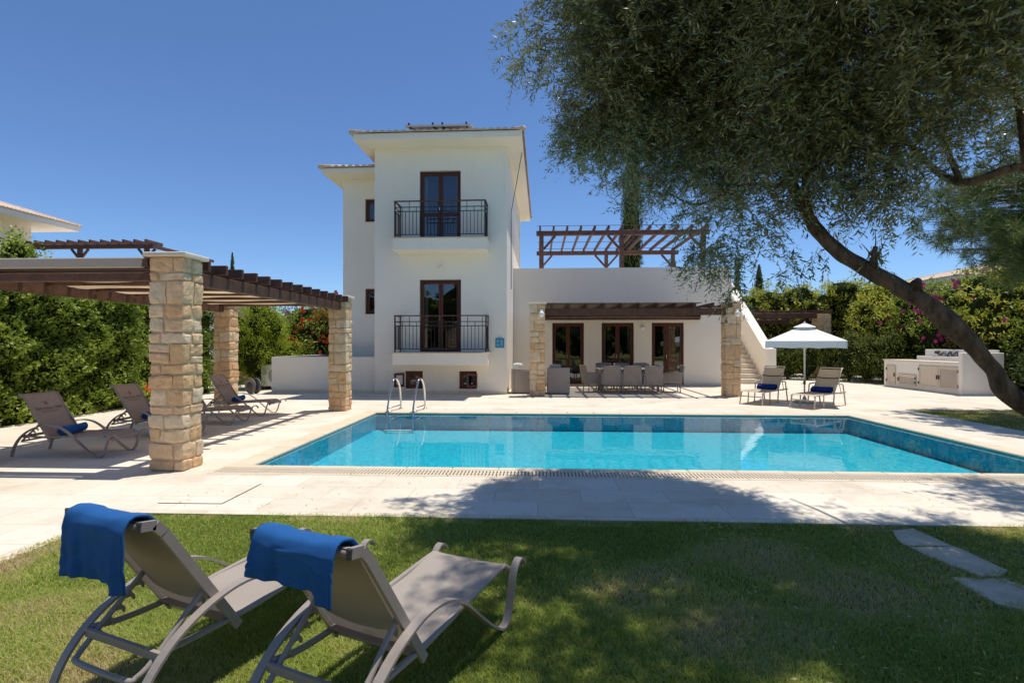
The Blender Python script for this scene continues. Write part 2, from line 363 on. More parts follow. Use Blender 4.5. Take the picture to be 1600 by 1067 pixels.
def mesh_obj(name, mb, mat, parent=None, smooth=False, loc=None):
    me = bpy.data.meshes.new(name); me.from_pydata(mb.v, [], mb.f); me.validate()
    if len(me.polygons) == len(mb.t) and any(q != .5 for q in mb.t):
        at_ = me.attributes.new('tint', 'FLOAT', 'FACE'); at_.data.foreach_set('value', np.array(mb.t, dtype=np.float32))
    me.materials.append(MAT[mat])
    if smooth: me.polygons.foreach_set('use_smooth', np.ones(len(me.polygons), dtype=bool))
    o = bpy.data.objects.new(name, me); C.objects.link(o)
    if parent: o.parent = parent
    if loc: o.location = loc
    return o
def fast_mesh(name, V, Q, tint, mat, parent=None):
    """numpy mesh of quads or triangles with a per-face tint"""
    me = bpy.data.meshes.new(name); k = Q.shape[1]
    me.vertices.add(len(V)); me.vertices.foreach_set('co', V.astype(np.float32).ravel())
    me.loops.add(Q.size); me.loops.foreach_set('vertex_index', Q.astype(np.int32).ravel())
    me.polygons.add(len(Q)); me.polygons.foreach_set('loop_start', np.arange(0, Q.size, k, dtype=np.int32))
    me.update(calc_edges=True)
    a = me.attributes.new('tint', 'FLOAT', 'FACE'); a.data.foreach_set('value', tint.astype(np.float32))
    me.materials.append(MAT[mat]); o = bpy.data.objects.new(name, me); C.objects.link(o)
    if parent: o.parent = parent
    return o
def setp(o, label=None, cat=None, group=None, kind=None):
    if label: o['label'] = label
    if cat: o['category'] = cat
    if group: o['group'] = group
    if kind: o['kind'] = kind
    return o
def thing(name, label, cat, loc=(0, 0, 0), rz=0, group=None):
    o = bpy.data.objects.new(name, None); C.objects.link(o); o.location = loc; o.rotation_euler = (0, 0, rz); o.empty_display_size = .2
    return setp(o, label, cat, group)
def part(name, mb, mat, root, smooth=False, world=True):
    """a part given in world coordinates (or local ones) under its thing"""
    if world:
        r = root
        while r is not None: mb.move(-r.location); r = r.parent
    return mesh_obj(name, mb, mat, root, smooth)
def copy_tree(o, parent=None):
    c = o.copy(); C.objects.link(c)
    if parent: c.parent = parent
    for ch in list(o.children): copy_tree(ch, c)
    return c
def structure(name, mb, mat, smooth=False): return setp(mesh_obj(name, mb, mat, None, smooth), kind='structure')
def sbend(pts, n=6):
    """Catmull-Rom through 2-d or 3-d points"""
    P = [np.array(p, float) for p in pts]; P = [2*P[0]-P[1]]+P+[2*P[-1]-P[-2]]; out = []
    for i in range(1, len(P)-2):
        for k in range(n):
            t_ = k/n; a, b, c, d = P[i-1:i+3]
            out.append(tuple(.5*((2*b)+(c-a)*t_+(2*a-5*b+4*c-d)*t_**2+(3*b-3*c+d-a)*t_**3)))
    out.append(tuple(P[-2])); return out
# ------------------------------------------------------------------ foliage tools
def unit(a): return a/np.maximum(np.linalg.norm(a, axis=-1, keepdims=True), 1e-9)
def leaf_quads(cen, ax, nr, L, W):
    ax = unit(ax); sd = unit(np.cross(ax, nr)); L = np.asarray(L).reshape(-1, 1); W = np.asarray(W).reshape(-1, 1)
    nn = np.cross(sd, ax)
    v = np.stack([cen-ax*L*.5, cen+sd*W*.5-ax*L*.05+nn*W*.12, cen+ax*L*.5, cen-sd*W*.5-ax*L*.05+nn*W*.12], 1).reshape(-1, 3)
    return v, np.arange(len(v)).reshape(-1, 4)
def blob_points(blobs, n, rng, shell=.35, clump=.0, nclump=0):
    """points near the skin of a set of ellipsoids (cx,cy,cz,rx,ry,rz)"""
    B = np.array(blobs, float); vol = (B[:, 3]*B[:, 4]+B[:, 4]*B[:, 5]+B[:, 3]*B[:, 5]); p = vol/vol.sum()
    m = nclump or n
    idx = rng.choice(len(B), m, p=p); d = unit(rng.normal(size=(m, 3)))
    lump = 1+.13*np.sin(d[:, 0]*5+idx*2.1)+.10*np.sin(d[:, 1]*7+d[:, 2]*6+idx)+.07*np.sin(d[:, 2]*13+d[:, 0]*11+idx*3)
    r = (1-np.abs(rng.normal(size=m))*shell).clip(.15, 1.15)*lump
    pts = B[idx, :3]+d*B[idx, 3:]*r[:, None]; nrm = unit(d/B[idx, 3:])
    # drop what lies well inside another blob
    q = ((pts[:, None, :]-B[None, :, :3])/B[None, :, 3:]); inside = ((q**2).sum(-1) < .45**2).any(1)
    pts, nrm = pts[~inside], nrm[~inside]
    if nclump:
        k = rng.integers(0, len(pts), n); ct = rng.random(len(pts))
        out = pts[k]+rng.normal(size=(n, 3))*clump; return out, nrm[k], ct[k]
    return pts, nrm, rng.random(len(pts))
def foliage(name, blobs, n, L, W, mat, root, rng, shell=.3, clump=.1, nclump=None, up=.5, floor=.02):
    pts, nr, ct = blob_points(blobs, n, rng, shell, clump, nclump or max(20, n//25))
    pts = pts[pts[:, 2] > floor] if True else pts
    k = len(pts); ii = slice(0, k); nr = nr[:k]; ct = ct[:k]
    ax = unit(rng.normal(size=(k, 3))*.9+nr*.5+np.array([0, 0, up*.4])); nn = unit(nr+rng.normal(size=(k, 3))*.7+np.array([0, 0, up]))
    s = rng.uniform(.65, 1.25, k)
    V, Q = leaf_quads(pts, ax, nn, L*s, W*s)
    tint = (ct*.55+rng.random(k)*.45).clip(0, 1)
    return fast_mesh(name, V-np.array(root.location), Q, tint, mat, root)
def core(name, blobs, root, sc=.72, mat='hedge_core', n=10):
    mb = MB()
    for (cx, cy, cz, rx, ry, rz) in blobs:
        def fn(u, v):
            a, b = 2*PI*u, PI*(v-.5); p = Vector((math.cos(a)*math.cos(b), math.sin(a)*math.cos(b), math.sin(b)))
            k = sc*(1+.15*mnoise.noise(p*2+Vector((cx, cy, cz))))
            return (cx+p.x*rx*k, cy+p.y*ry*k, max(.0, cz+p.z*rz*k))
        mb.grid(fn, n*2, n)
    return part(name, mb, mat, root)  # solid filler, its dark colour stands for shade inside the foliage
def shrub(name, label, cat, loc, blobs, n, L, W, mat, seed, group=None, stem=True, stem_h=.5, stem_r=.05, bark='bark', corek=.7, **kw):
    r = thing(name, label, cat, loc, 0, group); rng = np.random.default_rng(seed)
    foliage('crown' if 'tree' in name or 'cypress' in name else 'foliage', blobs, n, L, W, mat, r, rng, **kw)
    if corek: core('shade_core', blobs, r, corek)
    if stem:
        part('trunk' if 'tree' in name or 'cypress' in name else 'stem', MB().tube([(loc[0], loc[1], 0), (loc[0]+.02, loc[1], stem_h*.5), (loc[0], loc[1]+.02, stem_h)], [stem_r*1.3, stem_r, stem_r*.8], 8), bark, r, True)
    return r
# ------------------------------------------------------------------ ground, paving, pool
def rect_holes(mb, x0, x1, y0, y1, holes, z):
    xs = sorted({x0, x1, *[h[0] for h in holes], *[h[1] for h in holes]}); ys = sorted({y0, y1, *[h[2] for h in holes], *[h[3] for h in holes]})
    xs = [x for x in xs if x0 <= x <= x1]; ys = [y for y in ys if y0 <= y <= y1]
    for a, b_ in zip(xs, xs[1:]):
        for c_, d in zip(ys, ys[1:]):
            mx, my = (a+b_)/2, (c_+d)/2
            if any(h[0] < mx < h[1] and h[2] < my < h[3] for h in holes): continue
            mb.add([(a, c_, z), (b_, c_, z), (b_, d, z), (a, d, z)], [(0, 1, 2, 3)])
    return mb
PX0, PX1, PY0, PY1 = -3.75, 6.92, 6.82, 12.2
POOL = (PX0, PX1, PY0, PY1); CW = .32
LAWN = (-3.92, 8.6, -7.9, 4.86); PATCH = (8.9, 14.5, 7.6, 13.35)
structure('ground', rect_holes(MB(), -600, 600, -300, 900, [POOL], -.06), 'lawn_soil')
RING = (PX0-CW, PX1+CW, PY0-.47, PY1+CW)
structure('paving', rect_holes(MB(), -14, 22, -8, 32, [RING, LAWN, PATCH], 0), 'deck_paving')
e = MB()
for (x0, x1, y0, y1) in (LAWN, PATCH):      # slab edge faces round the grass
    for q in (((x0, y0), (x0, y1)), ((x0, y1), (x1, y1)), ((x1, y1), (x1, y0)), ((x1, y0), (x0, y0))):
        e.add([(*q[0], -.05), (*q[1], -.05), (*q[1], 0), (*q[0], 0)], [(0, 1, 2, 3)])
structure('paving_edge', e, 'slab_stone')
structure('lawn', rect_holes(MB(), *LAWN, [], -.022), 'lawn_soil')
structure('lawn_strip', rect_holes(MB(), *PATCH, [], -.022), 'lawn_soil')
# coping stones: left, far and right borders, 0.6 m long pieces
cp = MB()
def coping_run(x0, x1, y0, y1, along):
    L = (x1-x0) if along == 'x' else (y1-y0); n = max(1, round(L/.61))
    for k in range(n):
        a, b_ = k/n*L+.002, (k+1)/n*L-.002
        dz = random.uniform(-.0015, .0015)
        if along == 'x': cp.bbox(x0+a, x0+b_, y0, y1, -.055, .008+dz, .012)
        else: cp.bbox(x0, x1, y0+a, y0+b_, -.055, .008+dz, .012)
coping_run(PX0-CW, PX0, PY0+.0, PY1, 'y'); coping_run(PX1, PX1+CW, PY0, PY1, 'y'); coping_run(PX0-CW, PX1+CW, PY1, PY1+CW, 'x')
coping_run(PX0-CW, PX1+CW, PY0-.13, PY0, 'x'); coping_run(PX0-CW, PX1+CW, PY0-.47, PY0-.40, 'x')
structure('pool_coping', cp, 'coping_stone')
structure('overflow_gutter', MB().box(PX0-CW, PX1+CW, PY0-.40, PY0-.13, -.12, -.06), 'gutter_dark')
gr = MB(); x = PX0-CW+.01
while x < PX1+CW-.03:
    gr.box(x, x+.028, PY0-.395, PY0-.135, -.03, .003); x += .044
for yy in (PY0-.395, PY0-.275, PY0-.15): gr.box(PX0-CW+.012, PX1+CW-.012, yy, yy+.016, -.034, -.002)
g_ = setp(mesh_obj('drain_grate', gr, 'grate'), 'long cream slotted overflow grate along the near edge of the pool', 'grate')
POOLD = .40
bs_ = MB(); d = -POOLD
bs_.add([(PX0, PY0, d), (PX1, PY0, d), (PX1, PY1, d), (PX0, PY1, d)], [(0, 1, 2, 3)])
for q in (((PX0, PY0), (PX0, PY1)), ((PX0, PY1), (PX1, PY1)), ((PX1, PY1), (PX1, PY0)), ((PX1, PY0), (PX0, PY0))):
    bs_.add([(*q[0], d), (*q[1], d), (*q[1], -.03), (*q[0], -.03)], [(3, 2, 1, 0)])
structure('pool_basin', bs_, 'pool_mosaic')
WZ = -.035
structure('pool_water', MB().add([(PX0, PY0, WZ), (PX1, PY0, WZ), (PX1, PY1, WZ), (PX0, PY1, WZ)], [(0, 1, 2, 3)]), 'pool_water')
# skimmer mouth in the far wall and underwater lamp
sk = thing('pool_skimmer', 'dark rectangular skimmer opening in the far pool wall beside the ladder', 'skimmer', (-1.9, PY1, -.1))
part('opening', MB().box(-2.35, -1.45, PY1-.012, PY1-.004, -.11, -.04), 'pool_mosaic', sk)
# paved hatch outline: dark joint round a lid in the paving
hz = thing('paving_hatch', 'square access lid outlined by dark joints in the paving near the lawn corner', 'hatch', (-3.6, 5.4, 0))
p0, p1, p2, p3 = [at(px, py, 1328/(py-HY)) for px, py in ((247, 786), (347, 787), (408, 756), (322, 753))]
jm = MB()
for a, b_ in ((p0, p1), (p1, p2)):
    a = a.copy(); b_ = b_.copy(); a.z = b_.z = .002; jm.bar(a, b_, .012, .004)
part('joint', jm, 'gutter_dark', hz)
lid = MB().add([(p.x, p.y, .0025) for p in (p0, p1, p2, p3)], [(0, 1, 2, 3)])
part('lid', lid, 'deck_paving', hz)
# stepping slabs on the lawn to the right
def slab(pix, lab):
    P = [at(px, py, 1328/(py-HY)) for px, py in pix]; c_ = sum(P, Vector())/len(P)
    o = thing('stepping_stone', lab, 'paving slab', (c_.x, c_.y, 0), 0, 'stepping slabs across the lawn')
    poly = []
    for i in range(len(P)):
        a, b_ = P[i], P[(i+1) % len(P)]
        for k in range(6):
            q = a.lerp(b_, k/6); nz = mnoise.noise_vector(q*8)*.03; poly.append((q.x+nz.x, q.y+nz.y))
    part('slab', MB().prism(poly, 'z', -.05, -.006), 'slab_stone', o)
slab([(1392, 826), (1427, 824), (1490, 851), (1416, 851)], 'grey stepping slab touching the pool paving, farthest of the three')
slab([(1419, 853), (1493, 852), (1572, 888), (1560, 898), (1536, 900), (1478, 878)], 'grey stepping slab between the farthest and the nearest slab of the lawn path')
slab([(1488, 900), (1536, 903), (1566, 901), (1665, 935), (1650, 958), (1560, 942)], 'grey stepping slab at the right picture edge, nearest of the lawn path')
# ------------------------------------------------------------------ grass
def noise2(x, y):
    return (np.sin(x*1.7+1.3*np.sin(y*1.1))+np.sin(y*2.3+1.7*np.sin(x*.9))+.6*np.sin(x*5.1+y*3.3)+.5*np.sin(y*7.3-x*4.1)+.35*np.sin(x*13+np.sin(y*9)*2))/3.45
def grass(n, x0, x1, y0, y1, hmul, rng, skip=None, power=1.0):
    x = rng.uniform(x0, x1, n); y = y0+(y1-y0)*rng.random(n)**power
    nz = noise2(x*1.1+3, y*1.1); dry = noise2(x*.7-4, y*.8+9)
    keep = (y < 4.83+.05*noise2(x*6, 2+0*x)) & (x > -3.92+.04*noise2(y*7, 1+0*y)) if False else np.ones(n, bool)
    keep &= rng.random(n) < (.93-.35*(dry > .55)-.3*((x > 2.6)*(y > 3.2)*(nz > -.1)))
    for poly in (skip or []):
        px = np.array([p[0] for p in poly]); py = np.array([p[1] for p in poly]); ins = np.zeros(n, bool); j = len(poly)-1
        for i in range(len(poly)):
            cnd = ((py[i] > y) != (py[j] > y)) & (x < (px[j]-px[i])*(y-py[i])/(py[j]-py[i]+1e-12)+px[i]); ins ^= cnd; j = i
        keep &= ~ins
    x, y, nz, dry = x[keep], y[keep], nz[keep], dry[keep]; k = len(x)
    h = hmul*rng.uniform(.45, 1.25, k)*(1+.35*nz); an = rng.uniform(0, 2*PI, k); ln = rng.uniform(.3, 1.5, k)
    wd = rng.uniform(.0011, .0024, k)*(1+.45*(y > 3.4)); fa = an+PI/2+rng.normal(size=k)*.5
    b = np.stack([x, y, np.full(k, -.022)], 1); sd = np.stack([np.cos(fa), np.sin(fa), 0*fa], 1)*wd[:, None]
    tip = b+np.stack([np.cos(an)*h*ln, np.sin(an)*h*ln, h], 1)
    mid = b+np.stack([np.cos(an)*h*ln*.3, np.sin(an)*h*ln*.3, h*.6], 1)
    V = np.stack([b-sd, b+sd, mid+sd*.9, tip, mid-sd*.9], 1).reshape(-1, 3)
    # pentagon blade as one quad and one triangle is folded into two quads sharing the tip
    I = np.arange(k)[:, None]*5; Q = np.concatenate([I+np.array([[0, 1, 2, 4]]), I+np.array([[4, 2, 3, 3]])])
    T1 = np.concatenate([I+np.array([[0, 1, 2]]), I+np.array([[0, 2, 4]]), I+np.array([[4, 2, 3]])])
    t0 = (.36+.22*nz+.25*rng.normal(size=k)*.8+.75*np.maximum(dry-.05, 0)+.35*(y > 4.72)*(noise2(x*3, 5+0*x) > 0)+.3*(x < -3.72)+.28*(rng.random(k) < .10)+.4*((x > 2.6)*(y > 3.3)*(rng.random(k) < .5))).clip(0, 1)
    return V, T1, np.tile(t0, 3)
_pa = [[(at(px, py, 1328/(py-HY)).x, at(px, py, 1328/(py-HY)).y) for px, py in pl] for pl in
       ([(1396, 828), (1424, 826), (1488, 851), (1418, 851)], [(1423, 854), (1491, 853), (1566, 888), (1536, 898), (1480, 876)], [(1500, 906), (1555, 906), (1655, 937), (1562, 940)])]
gR = np.random.default_rng(5); parts_ = []
parts_.append(grass(400000, -3.95, 5.2, 1.9, 3.3, .026, gR, _pa))
parts_.append(grass(260000, -3.95, 6.2, 3.2, 4.89, .027, gR, _pa))
parts_.append(grass(12000, -3.99, 6.2, 4.82, 4.92, .026, gR, _pa))
parts_.append(grass(2500, -3.99, -3.90, 2.4, 4.9, .035, gR))
parts_.append(grass(26000, 8.88, 14.4, 7.7, 13.37, .05, gR))
Vs, Ts, tt, off = [], [], [], 0
for V, T_, t0 in parts_: Vs.append(V); Ts.append(T_+off); tt.append(t0); off += len(V)
setp(fast_mesh('grass', np.concatenate(Vs), np.concatenate(Ts), np.concatenate(tt), 'grass_blade'), 'short mown grass with dry straw patches around the loungers', 'grass', kind='stuff')
# dry fallen olive leaves scattered under the tree
n_ = 900; lx = gR.uniform(1.2, 5.6, n_); ly = gR.uniform(2.1, 4.85, n_); ly = np.where(gR.random(n_) < .35, gR.uniform(4.5, 4.95, n_), ly)
cen = np.stack([lx, ly, gR.uniform(.004, .02, n_)], 1); ax_ = np.concatenate([gR.normal(size=(n_, 2)), gR.normal(size=(n_, 1))*.2], 1); nr_ = np.array([0, 0, 1.])+gR.normal(size=(n_, 3))*.3
k_ = gR.random(n_) < .16; cen[k_, 0] = gR.uniform(-3.9, 5.5, k_.sum()); cen[k_, 1] = gR.uniform(4.9, 6.3, k_.sum()); cen[k_, 2] = .006
V, Q = leaf_quads(cen, ax_, nr_, gR.uniform(.03, .055, n_), gR.uniform(.008, .013, n_))
setp(fast_mesh('fallen_leaves', V, Q, gR.uniform(.7, 1, n_), 'grass_blade'), 'dry fallen leaves littering the lawn and paving under the olive tree', 'leaves', kind='stuff')
# ------------------------------------------------------------------ stone columns and pergolas
def stone_column(x0, x1, y0, y1, z1, seed, big=1.0):
    random.seed(seed); mb = MB(); z = 0; g = .009
    while z < z1-.02:
        h = random.choice((.11, .14, .18, .21, .25, .29))*big
        if z1-z-h < .14: h = z1-z
        sx = x0+(x1-x0)*random.choice((.32, .42, .5, .6, .7, .28)); sy = y0+(y1-y0)*random.choice((.35, .45, .55, .65)); mode = random.random()
        if mode < .10: cells = [(x0, x1, y0, y1)]
        elif mode < .5: cells = [(x0, sx, y0, y1), (sx, x1, y0, sy), (sx, x1, sy, y1)]
        else:
            s2 = x0+(x1-x0)*random.choice((.35, .5, .62))
            cells = [(x0, sx, y0, sy), (sx, x1, y0, sy), (x0, s2, sy, y1), (s2, x1, sy, y1)]
        for (a, b_, c_, d) in cells:
            zz = [z, z+h]
            if random.random() < .38 and h > .19: zz = [z, z+h*random.uniform(.35, .65), z+h]
            for za, zb in zip(zz, zz[1:]):
                p = random.uniform(-.004, .010)
                mb.rough(a-(p if a == x0 else -g/2), b_+(p if b_ == x1 else -g/2), c_-(p if c_ == y0 else -g/2), d+(p if d == y1 else -g/2), za+g/2, zb-g/2, .015, .013, 5, random.random()**1.2)
        z += h
    return mb
def add_column(root, x0, x1, y0, y1, z1, seed, cap=True, capo=.055, big=1.0):
    c_ = part('stone_column', stone_column(x0, x1, y0, y1, z1, seed, big), 'column_stone', root)
    part('mortar', MB().box(x0+.016, x1-.016, y0+.016, y1-.016, 0, z1-.004), 'mortar', c_)
    if cap: part('cap', MB().bbox(x0-capo, x1+capo, y0-capo, y1+capo, z1, z1+.055, .012), 'cap_stone', c_)
    return c_
pp = thing('pool_pergola', 'brown timber pergola on stone columns with a tan fabric canopy, left of the pool', 'pergola', (-6, 9.4, 0))
add_column(pp, -4.87, -4.43, 6.44, 6.84, 2.69, 3)
add_column(pp, -4.97, -4.54, 12.4, 12.8, 2.69, 14)
add_column(pp, -7.78, -7.38, 12.4, 12.8, 2.62, 25)
add_column(pp, -7.72, -7.30, 6.44, 6.84, 2.69, 36)
part('beam', MB().bbox(-4.80, -4.66, 6.84, 12.4, 2.40, 2.575, .008), 'dark_wood', pp)
part('beam', MB().bbox(-7.66, -7.52, 6.84, 12.4, 2.36, 2.555, .008), 'dark_wood', pp)
part('beam', MB().bbox(-7.30, -4.87, 6.54, 6.70, 2.555, 2.70, .008), 'dark_wood', pp)
part('beam', MB().bbox(-7.30, -4.87, 6.50, 6.64, 2.40, 2.50, .008), 'dark_wood', pp)
y = 7.0
while y < 12.4:
    part('rafter', MB().bbox(-7.85, -4.44, y-.03, y+.03, 2.579, 2.715, .006), 'dark_wood', pp); y += .405
part('front_blind', MB().bbox(-7.28, -4.955, 6.42, 6.50, 2.555, 2.685, .015), 'blind_grey', pp)
part('front_rail', MB().box(-4.95, -4.89, 6.43, 6.49, 2.57, 2.67), 'dark_wood', pp)
fb = MB()
def fab(u, v):
    yy = 6.95+u*5.35; ph = (u*5.35/.89) % 1
    return (-7.48+v*2.42, yy, 2.560-.05*(4*ph*(1-ph))**.8-.01*math.sin(v*9+u*30))
fb.grid(fab, 84, 14); part('fabric_canopy', fb, 'shade_fabric', pp, True)
for k in range(7): part('cross_beam', MB().bbox(-7.50, -4.82, 6.93+k*.89-.035, 6.93+k*.89+.035, 2.488, 2.545, .006), 'dark_wood', pp)
# second stone pillar beyond the pergola
sp = thing('stone_pillar', 'pale stone pillar standing behind the bright green bush', 'pillar', (-11.4, 20.7, 0))
part('stone_block', stone_column(-11.75, -11.08, 20.4, 21.0, 3.35, 71), 'column_stone', sp)
# porch pergola
po = thing('porch_pergola', 'brown timber porch pergola on two stone columns in front of the three glass doors', 'pergola', (2.9, 18.4, 0))
cl = add_column(po, -.23, .22, 16.2, 16.62, 2.80, 51, big=1.2); cr = add_column(po, 5.68, 6.13, 16.32, 16.78, 2.84, 62, big=1.5)
part('beam', MB().bbox(.22, 5.68, 16.34, 16.50, 2.47, 2.685, .008), 'dark_wood', po)
part('ledger', MB().bbox(.22, 6.1, 20.25, 20.38, 2.50, 2.685, .008), 'dark_wood', po)
part('roller_blind', MB().tube([(.24, 16.40, 2.43), (4.95, 16.42, 2.43)], .042, 10), 'dark_wood', po, True)
x = .42
while x < 5.95:
    part('rafter', MB().bbox(x-.035, x+.035, 16.10, 20.25, 2.689, 2.83, .006), 'dark_wood', po); x += .535
rd = MB(); y = 16.25
while y < 19.9:
    rd.box(.25, 4.95, y, y+.05, 2.834, 2.846); y += .072
part('reed_shade', rd, 'reed', po)
for (lx, ly, lz, lab) in ((.12, 16.16, 2.50, 'round white globe lamp on the left porch column'), (5.98, 16.26, 2.50, 'round white globe lamp on the right porch column')):
    l_ = thing('wall_lamp', lab, 'wall lamp', (lx, ly, lz), 0, 'globe lamps on the porch columns')
    part('globe', MB().lathe([(.01, lz-.10), (.06, lz-.08), (.085, lz-.03), (.085, lz+.02), (.05, lz+.07), (.02, lz+.085)], lx, ly-.05, 16), 'lamp_glass', l_, True)
    part('bracket', MB().bbox(lx-.045, lx+.045, ly-.06, ly+.05, lz+.085, lz+.13, .01), 'white_plastic', l_)
# pergola behind the umbrella
rp = thing('garden_pergola', 'dark timber pergola on stone columns behind the white umbrella', 'pergola', (11.7, 25.5, 0))
add_column(rp, 12.95, 13.55, 25.2, 25.8, 3.0, 81, False); add_column(rp, 9.9, 10.4, 26.4, 26.9, 3.0, 82, False)
part('beam', MB().bbox(9.2, 12.95, 25.3, 25.5, 2.78, 3.02, .01), 'dark_wood', rp); part('beam', MB().bbox(10.4, 13.3, 26.5, 26.7, 2.55, 2.78, .01), 'dark_wood', rp)
x = 9.4
while x < 13.5: part('rafter', MB().bbox(x-.04, x+.04, 25.0, 27.2, 3.024, 3.15, .008), 'dark_wood', rp); x += .58
# ------------------------------------------------------------------ villa
VY = 16.75
vl = thing('villa', 'white two storey villa with tiled roofs, balconies and outside stairs', 'house', (0, VY, 0), -.0096)
def L(mb): return mb.move((0, 0, 0))
def wall_holes(x0, x1, z0, z1, y, holes, depth=.24):
    """front wall face at y with openings and their reveals"""
    mb = MB(); xs = sorted({x0, x1, *[h[0] for h in holes], *[h[1] for h in holes]}); zs = sorted({z0, z1, *[h[2] for h in holes], *[h[3] for h in holes]})
    for a, b_ in zip(xs, xs[1:]):
        for c_, d in zip(zs, zs[1:]):
            mx, mz = (a+b_)/2, (c_+d)/2
            if any(h[0] < mx < h[1] and h[2] < mz < h[3] for h in holes): continue
            mb.add([(a, y, c_), (b_, y, c_), (b_, y, d), (a, y, d)], [(0, 1, 2, 3)])
    for (a, b_, c_, d) in holes:
        e = y+depth
        mb.add([(a, y, c_), (a, e, c_), (a, e, d), (a, y, d), (b_, y, c_), (b_, e, c_), (b_, e, d), (b_, y, d)], [(0, 3, 2, 1), (4, 5, 6, 7), (3, 7, 6, 2), (0, 1, 5, 4)])
    return mb
def shell_rest(mb, x0, x1, y0, y1, z0, z1, top=True):
    mb.add([(x0, y0, z0), (x1, y0, z0), (x1, y1, z0), (x0, y1, z0), (x0, y0, z1), (x1, y0, z1), (x1, y1, z1), (x0, y1, z1)],
           [(1, 2, 6, 5), (2, 3, 7, 6), (3, 0, 4, 7)]+([(4, 5, 6, 7)] if top else [])); return mb
DU = (-3.76, -2.44, 4.85, 7.10); DL = (-3.76, -2.43, 1.345, 3.64); BL = (-4.23, -3.66, .17, .73); BR = (-2.49, -1.93, .17, .73)
TX0, TX1, TD, TZ = -5.22, -.97, 9.9, 7.85
part('tower_wall', shell_rest(wall_holes(TX0, TX1, 0, TZ, 0, [DU, DL, BL, BR]), TX0, TX1, 0, TD, 0, TZ), 'stucco', vl, world=False)
WX0, WYL, WZT = -6.75, 1.3, 7.28
WU = (-5.97, -5.36, 5.80, 6.60); WL = (-5.97, -5.36, 2.62, 3.50)
part('wing_wall', shell_rest(wall_holes(WX0, TX0-.003, 0, WZT, WYL, [WU, WL], .2), WX0, TX0-.003, WYL, TD-.2, 0, WZT), 'stucco', vl, world=False)
# low terrace wall at the left
part('planter_wall', MB().box(-8.7, TX0-.002, .16, .42, 0, 1.17).box(-8.7, -8.45, .422, 5.5, 0, 1.168), 'stucco', vl, world=False)
part('planter_fill', MB().box(-8.449, WX0-.003, .422, 5.5, 0, 1.10).box(WX0-.003, TX0-.002, .422, WYL-.003, 0, 1.10), 'slab_stone', vl, world=False)
# terrace block with the three glass doors
GD = [(.53, 1.74, .05, 2.40), (2.41, 3.63, .05, 2.40), (4.30, 5.50, .05, 2.40)]
BX1, BY, BZ = 7.27, 3.72, 4.5
part('ground_floor_wall', shell_rest(wall_holes(TX1+.003, BX1, 0, BZ, BY, GD), TX1+.003, BX1, BY, BY+8, 0, BZ, False).box(TX1+.003, BX1-.25, BY+.25, BY+7.8, 3.45, 3.5)
     .add([(TX1+.003, BY, BZ), (BX1, BY, BZ), (BX1, BY+.24, BZ), (TX1+.003, BY+.24, BZ), (TX1+.003, BY+.24, 3.5), (BX1-.24, BY+.24, 3.5), (BX1-.24, BY+.24, BZ)], [(0, 1, 2, 3), (4, 3, 6, 5)])
     .add([(BX1-.24, BY+.24, BZ), (BX1, BY+.24, BZ), (BX1, BY+8, BZ), (BX1-.24, BY+8, BZ), (BX1-.24, BY+.24, 3.5), (BX1-.24, BY+8, 3.5)], [(0, 1, 2, 3), (0, 3, 5, 4)]), 'stucco', vl, world=False)
# outside stairs
FX0, FX1 = 8.95, 9.33
part('stair_wall', MB().prism([(4.7, 0), (4.7, 1.40), (5.0, 1.42), (10.2, 5.0), (11.4, 5.0), (11.4, 0)], 'x', FX0, FX1), 'stucco', vl, world=False)
st = MB()
for k in range(18): st.bbox(BX1+.003, FX0-.003, 4.9+k*.29, 11.2, k*.19+.002, (k+1)*.19, .012)
part('stairs', st, 'cap_stone', vl, world=False)
